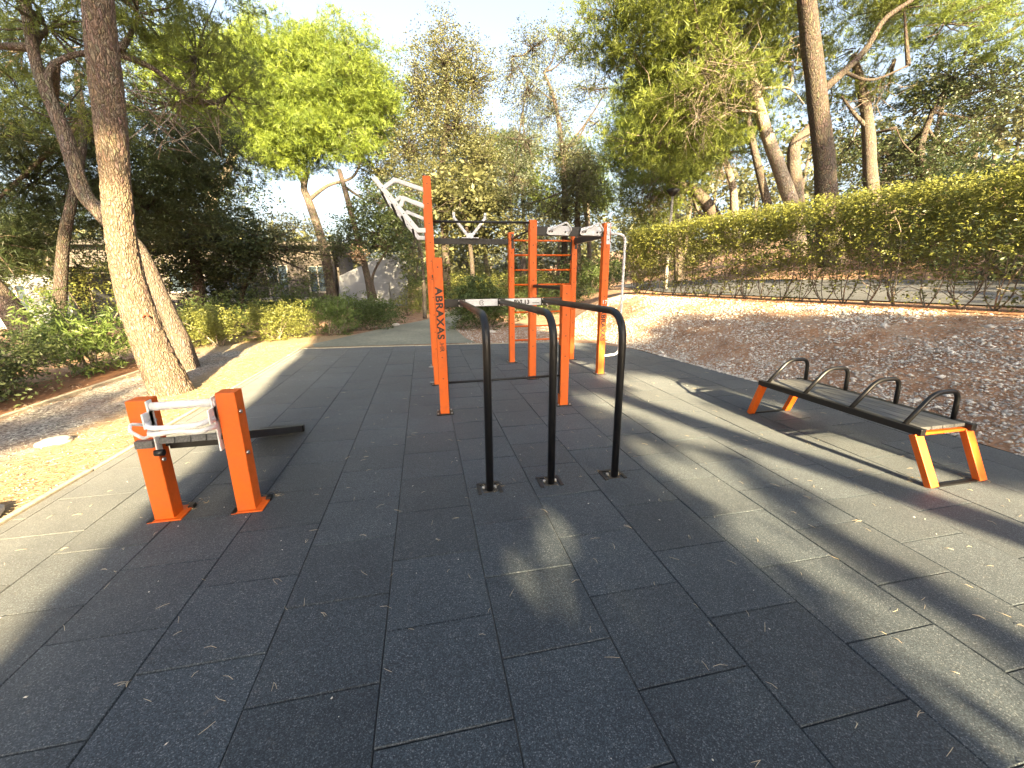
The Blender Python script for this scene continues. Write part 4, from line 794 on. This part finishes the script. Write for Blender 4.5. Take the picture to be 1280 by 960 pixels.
tree('pine_tree', 'grey trunk half hidden between the two big pines on the right', [D(1000, 310, 13)]+PP((996, 245, 13), (992, 205, 13), (994, 180, 13), (1008, 165, 13), (1020, 150, 13)), [.30, .27, .25, .22, .2, .16], [B(1040, 120, 14, 1.6, 1.5, .7)], 'pine', leaf=.18, per_m3=12, cr=.35)
tree('pine_tree', 'grey bare-topped trunk right of the thickest pine', [D(1095, 300, 13)]+PP((1088, 220, 13), (1084, 150, 13), (1076, 105, 13), (1066, 70, 13)), [.32, .27, .22, .17, .12], [B(1075, 60, 13.5, 1.5, 1.4, .7), B(1110, 120, 14, 1.2, 1.2, .7)], 'pine', leaf=.18, per_m3=9, cr=.35, branches=[(PP((1084, 160, 13), (1066, 140, 13), (1052, 120, 13)), .10), (PP((1080, 130, 13), (1100, 105, 13), (1118, 75, 13)), .08)], dead=[(D(1090, 110, 12.8), 1.2, 50)])
tree('pine_tree', 'bent slim trunk above the left half of the clipped hedge', [D(922, 310, 16)]+PP((918, 262, 16), (916, 235, 16), (906, 200, 16), (896, 180, 16)), [.24, .2, .18, .14, .1], [B(890, 165, 16.5, 1.6, 1.5, .8), B(925, 190, 17, 1.5, 1.4, .6)], 'pine_bright', leaf=.21, per_m3=10, cr=.38, bark_='bark_pale', dead=[(D(905, 205, 16), 1.2, 50)])
tree('pine_tree', 'thick trunk leaning steeply left, right of the lamp post', [D(910, 300, 17)]+PP((893, 270, 17), (878, 248, 17), (862, 236, 17), (845, 232, 17)), [.36, .33, .31, .27, .18], [B(835, 225, 17, 1.8, 1.6, .9), B(800, 255, 17.5, 1.8, 1.6, 1.0), B(860, 210, 17.5, 1.4, 1.4, .7)], 'pine', leaf=.2, per_m3=12, cr=.36, bark_='bark_far', branches=[(PP((893, 285, 17), (872, 262, 17), (864, 240, 17)), .13)], dead=[(D(815, 245, 16.6), 1.5, 70)])
tree('pine_tree', 'dense pine with a bright yellow left side, right of the open sky gap', [D(850, 360, 21)]+PP((845, 290, 21), (835, 220, 21), (825, 170, 21)), [.35, .3, .24, .18],
    [B(795, 135, 21, 1.5, 1.6, 1.5), B(780, 175, 21, 1.0, 1.4, 1.3), B(825, 165, 20.6, 2.2, 1.8, 1.6), B(860, 200, 21, 2.0, 1.8, 1.3), B(800, 205, 21, 1.7, 1.6, 1.2), B(830, 110, 21, 1.8, 1.7, 1.3), B(880, 150, 21.5, 2.2, 1.8, 1.6)], 'pine_bright', leaf=.23, per_m3=12, cr=.4)
tree('holm_oak', 'dark blue-green oak leaning over the hedge at the right edge', [D(1175, 330, 13)]+PP((1160, 240, 13), (1150, 190, 13), (1165, 140, 13)), [.25, .2, .16, .1],
    [B(1190, 95, 13, 1.4, 1.4, .8), B(1240, 110, 13, 1.5, 1.4, .8), B(1160, 130, 13.3, 1.0, 1.2, .7), B(1180, 180, 13, 1.1, 1.3, .8), B(1150, 215, 13.3, 1.2, 1.3, .8), B(1220, 150, 13.3, 1.2, 1.2, .6), B(1100, 200, 14.5, 1.1, 1.3, 1.2), B(1065, 175, 14.5, .9, 1.1, 1.3)], 'oak_dark', 'leaf', leaf=.10, per_m3=34, cr=.26, per=10, bark_='bark_dark', branches=[(PP((1155, 205, 13), (1130, 180, 13), (1120, 160, 13)), .05)])
tree('pine_tree', 'pine reaching in from the right edge with bright hanging foliage', [D(1420, 330, 11), D(1400, 200, 11), D(1370, 80, 11), D(1330, -20, 11)], [.35, .3, .25, .2],
    [B(1180, 30, 11, 1.6, 1.4, .6), B(1240, 10, 11, 1.6, 1.5, .7), B(1150, -10, 11.5, 1.6, 1.4, .7), B(1210, 60, 12, 1.2, 1.2, .4), B(1310, 40, 11, 1.5, 1.5, .7), B(1100, 20, 12.5, 1.3, 1.3, .5)], 'pine_bright', leaf=.16, per_m3=14, cr=.3, per=8)
# shrubs
# left
shrub('shrub', 'dark dense shrub nearest on the left, in front of the low wall', (-5.55, 4.9, 0), [(-5.7, 4.6, .42, .65, .7, .36), (-5.75, 5.3, .46, .7, .6, .38), (-6.0, 4.0, .42, .6, .8, .38), (-6.3, 5.0, .5, .5, .8, .4)], 'shrub_dark', leaf=.055, per_m3=330, cr=.12, nst=14)
shrub('shrub', 'dark shrub on the left, second from the frame edge', (-5.7, 6.6, 0), [(-5.75, 6.3, .50, .65, .65, .42), (-5.8, 7.0, .55, .6, .6, .45), (-6.3, 6.6, .6, .5, .7, .45)], 'shrub_dark', leaf=.055, per_m3=330, cr=.12, nst=12)
shrub('shrub', 'lighter spiky-leaved shrub just left of the near pine trunk', (-5.75, 8.3, 0), [(-5.7, 8.1, .55, .5, .5, .5), (-5.6, 8.7, .6, .55, .5, .55), (-6.2, 8.5, .75, .6, .6, .6)], 'oleander', leaf=.14, per_m3=130, cr=.14, aspect=.16, up=.5, flat=.2, nst=10)
shrub('tall_shrub', 'tall sunlit shrub behind the left shrubs, between the slender trunk and the near pine', (-8.6, 13, 0), [(-8.9, 13.2, 1.3, .9, .8, .7), (-10.0, 13.4, 1.7, .9, .8, .6), (-7.7, 13.2, 1.7, .8, .7, .8), (-11.4, 13.4, 1.3, 1.0, .9, .6)], 'shrub_yellow', leaf=.08, per_m3=45, cr=.22, per=10)
shrub('shrub', 'sunlit yellow-green clipped shrub right of the near pine trunk', (-5.0, 11.1, 0), [(-5.3, 11.2, .45, .55, .5, .45), (-4.9, 11.3, .5, .5, .5, .45), (-5.6, 11.8, .5, .5, .6, .5)], 'shrub_yellow', leaf=.055, per_m3=400, cr=.13, nst=6)
shrub('shrub', 'widest sunlit yellow-green shrub in front of the balcony', (-3.9, 12.0, 0), [(-4.25, 12.1, .5, .55, .5, .5), (-3.7, 12.2, .52, .55, .5, .52), (-3.3, 12.3, .45, .45, .5, .45)], 'shrub_yellow', leaf=.055, per_m3=400, cr=.13, nst=6)
shrub('shrub', 'deep green shrub squeezed behind the two yellow-green ones', (-5.2, 13.3, 0), [(-5.3, 13.3, .6, .9, .6, .6), (-6.2, 13.3, .6, .7, .6, .6)], 'shrub', leaf=.08, per_m3=110, cr=.18)
shrub('oleander', 'green upright long-leaved shrub left of the paved path', (-2.6, 12.6, 0), [(-2.7, 12.7, .55, .55, .5, .55), (-2.3, 12.8, .5, .5, .5, .5), (-2.5, 12.9, .85, .35, .4, .35)], 'oleander', leaf=.15, per_m3=130, cr=.15, aspect=.14, up=.7, flat=.1, nst=8)
shrub('shrub', 'low round green shrub at the left side of the paved path', (-1.75, 13.6, 0), [(-1.85, 13.6, .55, .65, .5, .52), (-1.35, 13.8, .48, .5, .5, .45)], 'shrub', leaf=.07, per_m3=260, cr=.13)
shrub('shrub', 'dark round shrub farther back on the left of the path', (-1.3, 15.6, 0), [(-1.3, 15.6, .42, .55, .5, .42), (-1.9, 16.2, .5, .7, .5, .5)], 'shrub', leaf=.08, per_m3=150, cr=.15)
shrub('shrub', 'small bright shrub at the far end of the path, left of the young tree', (-.7, 18.4, 0), [(-.8, 18.4, .45, .7, .5, .45), (.1, 19, .5, .6, .5, .5)], 'shrub_yellow', leaf=.09, per_m3=90, cr=.18)
shrub('shrub', 'big round dark green bush behind the parallel bars', (1.7, 12.8, 0), [(1.25, 12.8, .75, .75, .7, .65), (1.9, 13.0, .85, .75, .7, .75), (2.3, 13.0, .6, .55, .6, .55), (1.5, 13, 1.25, .5, .5, .4)], 'shrub', leaf=.08, per_m3=170, cr=.15, per=10)
# row behind the rig: separate shrubs
for (x, y, r, h, m_, lab) in ((3.6, 15.8, .9, .95, 'shrub', 'dark shrub low behind the wall bars'), (4.9, 17, 1.0, 1.1, 'shrub', 'dark shrub behind the end post'), (6.3, 17.6, 1.1, 1.2, 'oak_dark', 'darkest shrub left of the clipped hedge end'), (2.6, 18.5, 1.2, 1.2, 'shrub_yellow', 'sunlit shrub seen between the rungs of the wall bars'), (5.3, 21, 1.7, 1.7, 'shrub_yellow', 'sunlit shrub glimpsed right of the end post'), (.6, 22, 1.5, 1.6, 'shrub_yellow', 'sunlit shrub in the wood, under the black beam'), (3.4, 25, 2.2, 2.0, 'shrub_yellow', 'broad sunlit shrub deep in the wood behind the rig'), (8.4, 20, 1.6, 1.7, 'shrub', 'large dark shrub behind the far end of the clipped hedge'), (-3.2, 17.5, 1.0, .9, 'shrub', 'dark shrub in front of the pale gable building'), (-5.4, 18.5, 1.2, 1.5, 'shrub', 'broad shrub standing in front of the balcony'), (-8.2, 19.5, 1.5, 1.9, 'oak_dark', 'tall dark shrub hiding the windows of the brown building')):
    z = hz(x, y); shrub('shrub', lab, (x, y, z), [(x-.35*r, y, z+h*.5, r*.8, r*.7, h*.55), (x+.4*r, y+.2, z+h*.55, r*.75, r*.7, h*.5)], m_, leaf=.11, per_m3=45, cr=.22, per=10)
# far wood closing the view: trunks and crowns one can hardly tell apart
bmw = bmesh.new(); bl_ = []
for i in range(74):
    a = -1.05+2.1*i/73+random.uniform(-.02, .02); R_ = random.uniform(36, 60); x = R_*math.sin(a+YAW); y = R_*math.cos(a+YAW); z = max(0, hz(x, y)); 
    if abs(a+.30) < .06 and i % 2: continue
    h = random.uniform(3.0, 5.5) if a < .12 else random.uniform(4, 7); tube(bmw, [(x, y, z-.5), (x+random.uniform(-.6, .6), y, z+h)], [.22, .1], 6); 
    bl_ += [(x, y, z+h, random.uniform(1.8, 2.8), 2, random.uniform(1.2, 2)), (x+random.uniform(-2, 2), y+1, z+h*.55, 1.9, 1.6, 1.3), (x+random.uniform(-2, 2), y-1, z+1.0, 2.0, 1.6, 1.1)]
P_, T_, _c = clumps(bl_, 1.15, .8, 9, .3); V, Fc, T = leaf_cloud(P_, T_, .42, .5)
fwood = link('far_wood', npmesh('far_wood', V, Fc, 4, T), M['oak'], kind='stuff'); tag(fwood, 'far-off mass of trees closing the view behind everything', 'wood')
bmo('far_trunks', bmw, M['bark_far'], kind='stuff').parent = fwood

# ------------------------------------------------------------------ clipped hedge with bare stems
hd = thing('clipped_hedge', 'long clipped hedge on the right with bare multi-stemmed feet and a sunlit top', 'hedge', (7.6, 8, 1.0))
n = 0; C2 = []; 
YH0, YH1 = 1.2, 13.3
def hedge_pt(y): return xh(y)+.05
for _ in range(12000):
    y = random.uniform(YH0, YH1); v = random.random(); q = random.uniform(-.38, .38); h = v**.62*2.02
    if h < .80 and random.random() > min(.85, .42+.05*max(0, y-5)): continue
    if h < 1.15 and random.random() > .8: continue
    if h < 1.65 and noise.noise(Vector((y*1.4, h*2, 1))) > .33: continue
    if h > 1.75: h = 1.75+(h-1.75)*.9
    x = hedge_pt(y)+q*(1.0 if h > .8 else .7); C2.append((x, y, hz0(x, y)+h+.06*noise.noise(Vector((y*2, 0, 7)))))
C2 = np.array(C2); k = 9; tt = np.clip(RNG.normal(.42, .18, len(C2))+.25*((C2[:, 2]-1.0)/2.0-.5), 0, 1)  # tint rises with height: the sunlit top is put into the leaf colour
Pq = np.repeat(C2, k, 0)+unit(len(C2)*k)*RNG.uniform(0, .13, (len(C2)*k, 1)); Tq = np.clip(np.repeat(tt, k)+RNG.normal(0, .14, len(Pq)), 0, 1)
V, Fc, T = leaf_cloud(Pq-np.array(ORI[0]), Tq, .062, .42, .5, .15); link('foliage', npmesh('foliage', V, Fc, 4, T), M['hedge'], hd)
y = YH0
while y < YH1:
    x = hedge_pt(y); b = Vector((x+random.uniform(-.06, .06), y, hz0(x, y)-.02)); bm = bmesh.new()
    for s in range(random.randint(3, 5)):
        an = random.uniform(0, 6.28); sp = random.uniform(.08, .28); e = b+Vector((math.cos(an)*sp*.6, math.sin(an)*sp*1.3, random.uniform(.45, .7)))
        t = e+Vector((random.gauss(0, .08), random.gauss(0, .12), random.uniform(.6, 1.1))); pts = smooth([b, b.lerp(e, .45)+Vector((math.cos(an), math.sin(an), 0))*.06, e, t], 4)
        tube(bm, pts, list(np.linspace(random.uniform(.009, .016), .004, len(pts))), 6)
        for w in range(4):
            q = pts[random.randint(3, len(pts)-1)]; f_ = q+Vector((random.gauss(0, .14), random.gauss(0, .2), random.uniform(.05, .4))); tube(bm, [q, q.lerp(f_, .5)+Vector((0, 0, .03)), f_], [.007, .005, .002], 4, caps=False)
    bmo('stem', bm, M['stem'], hd); y += random.uniform(.30, .46)
shrub('shrub', 'dark low shrubbery on the hillside behind the right end of the hedge', (12.5, 6.5, hz(12.5, 6.5)), [(12.3, 6.5, hz(12.5, 6.5)+.5, 1.5, 1.2, .8), (13.2, 8.8, hz(13.2, 8.8)+.6, 1.3, 1.4, .9)], 'oak_dark', leaf=.11, per_m3=40, cr=.2)
shrub('shrub', 'pale green shrub mass above the hedge at the right edge', (15.5, 9.5, hz(15.5, 9.5)), [(15.5, 9.5, hz(15.5, 9.5)+1.1, 2.2, 1.8, 1.3), (17.5, 8.0, hz(17.5, 8)+1.2, 2, 2, 1.3), (13.8, 12.5, hz(13.8, 12.5)+.8, 1.8, 1.8, 1.1)], 'shrub', leaf=.13, per_m3=25, cr=.25)

# ------------------------------------------------------------------ unseen trees behind the photographer (crowns placed to shade the rubber surface)
YB = -8.0; RNG = np.random.default_rng(5); random.seed(5)
def S(x, z, rx, rz, ry=1.0): return (x, YB, z, rx, ry, rz)
def cypress(x, r, h, label):  # unseen caster, sides clipped flat to give the shade a straight edge
    o = thing('cypress', label, 'tree', (x, YB, 0), 'trees behind the photographer'); bm = bmesh.new(); tube(bm, [(x, YB, 0), (x, YB, h*.6)], [.16, .08], 10); bmo('trunk', bm, M['bark_dark'], o)
    bl = [(x, YB, .5+h*(k+.5)/12, 1.3*r*(1.0 if k < 9 else (12-k)/3.2), r*.8, h/15) for k in range(12)]
    P_, T_, c_ = clumps(bl, 70, .2, 16, .1); P_[:, 0] = x+np.clip(P_[:, 0]-x, -r, r); V, Fc, T = leaf_cloud(P_-np.array((x, YB, 0)), T_, .2, .6); link('crown', npmesh('crown', V, Fc, 4, T), M['oak_dark'], o)
cypress(.33, 1.05, 10.5, 'dense columnar cypress added unseen behind the photographer for a straight edge of shade')
tree('holm_oak', 'broad dense oak behind the photographer whose crown shades the rig', [(2.35, YB, 0), (2.32, YB, 2), (2.4, YB, 4.5), (2.6, YB, 7)], [.30, .28, .25, .2],
    [S(2.4, 5.9, 1.5, 1.2), S(3.1, 6.3, 1.2, 1.2), S(1.6, 5.9, 1.0, 1.5), S(2.6, 8.0, 2.0, 1.4), S(1.5, 9.3, 1.4, 1.3), S(3.8, 8.6, 1.5, 1.3), S(2.45, 4.4, .45, .8, .6), S(2.4, 3.6, .36, .8, .6), S(1.75, 3.05, .85, .62, .6), S(.55, 3.6, .7, 1.0, .5), S(1.7, 4.5, .5, .36, .6), S(2.12, 3.95, .10, .4, .4), S(2.15, 3.3, .45, .45, .6), S(1.7, 4.75, .5, .55, .6), S(4.6, 8.0, 1.0, .9), S(4.75, 6.75, .45, .8, .5)], 'oak_dark', 'leaf', leaf=.24, per_m3=45, cr=.3, per=16, group='trees behind the photographer', shell=.05)
tree('pine_tree', 'leaning pine behind the photographer, casting the long band of shade', [(5.6, YB, 0), (5.1, YB, 2.3), (4.6, YB, 3.7), (4.25, YB, 4.35), (3.85, YB, 5.2), (3.4, YB, 6.6)], [.22, .19, .17, .16, .15, .1],
    [S(5.9, 5.9, 1.0, .75), S(6.8, 5.2, .9, .7), S(7.6, 6.0, 1.0, .8), S(3.50, 3.68, .2, .3, .3), S(3.66, 4.02, .18, .18, .3), S(3.4, 3.3, .16, .22, .3), S(8.3, 5.3, 1.1, .7), S(7.0, 4.3, .7, .35), S(3.3, 4.52, .45, .2, .4), S(5.9, 4.3, .6, .6), S(5.15, 4.5, .42, .2, .4), S(5.7, 5.1, .5, .28, .5), S(6.9, 3.9, .5, .5)], 'pine', leaf=.16, per_m3=60, cr=.16, per=9, width=.16, group='trees behind the photographer', branches=[([(4.3, YB, 4.3), (3.9, YB, 4.2), (3.5, YB, 3.8)], .02), ([(5.0, YB, 2.8), (6, YB, 4.4), (6.6, YB, 5.2)], .07)])
tree('pine_tree', 'tall unseen pine behind the photographer on the left, clumps placed to shade the left side', [(-6.5, YB, 0), (-6.2, YB, 5), (-4.5, YB, 9), (-3, YB, 10.5)], [.3, .26, .2, .12], [S(-2.2, 9.9, 1.3, 1.0), S(-3.2, 4.7, .55, .45), S(-2.7, 5.4, .5, .25), S(-4.4, 5.6, .95, .95), S(-3.6, 11.4, 1.5, .9), S(-1.0, 11.5, 1.3, 1)], 'pine', leaf=.17, per_m3=50, cr=.25, per=8, width=.14, group='trees behind the photographer')  # low clumps set to shade the left shrubs and gravel strip

def big(label, path, blobs): tree('holm_oak', label, path, [.3, .26, .2, .14], blobs, 'oak_dark', 'leaf', leaf=.34, per_m3=5, cr=.5, per=12, group='trees behind the photographer', shell=.1, twig=12)  # unseen oaks added to keep sky light off the rubber surface
big('wide oak added unseen behind the photographer on the left to block light', [(-8, -9, 0), (-8, -9, 2), (-8.2, -9, 4), (-8, -9, 5)], [(-5.8, -9, 3.2, 2.2, 1.6, 1.9), (-8.5, -9.5, 3.4, 2.4, 2, 2.2), (-12, -9, 3.4, 2.6, 2, 2.4), (-15, -6, 3.6, 2.4, 2.4, 2.6), (-6.9, -8, 7.4, 1.4, 1.4, 1.3), (-9.5, -8, 7.4, 1.6, 1.4, 1.2)])
big('wide oak added unseen behind the photographer on the right to block light', [(11, -9, 0.9), (11, -9, 2.5), (11, -9, 4), (11, -9, 5)], [(9.6, -9, 3.6, 2.2, 1.6, 2.4), (12.5, -8, 4, 2.4, 2, 2.6), (15.5, -5, 4.6, 2.4, 2.6, 2.8), (6.6, -9.5, 2.2, 1.6, 1.2, 1.5), (13.2, -8, 11.5, 1.3, 1.4, 2.0), (16, -8, 10.5, 2.0, 1.6, 2.0)])
big('high spreading oak added unseen over the photographer to block sky light', [(-5.2, -6.5, 0), (-5.2, -6, 4), (-4, -5.2, 7), (-2, -4.5, 9)], [(-4.5, -5, 9.6, 3, 2.4, 1.0), (0, -4.6, 10, 3, 2.6, 1.0), (4.5, -4.5, 10, 3, 2.6, 1.0), (-2.5, -1.6, 10.3, 2.6, 1.8, .8), (2.5, -1.6, 10.4, 2.6, 1.8, .8), (8, -3, 10, 2.6, 2.2, .9), (0, -9, 11.6, 4, 1.6, 1.2)])
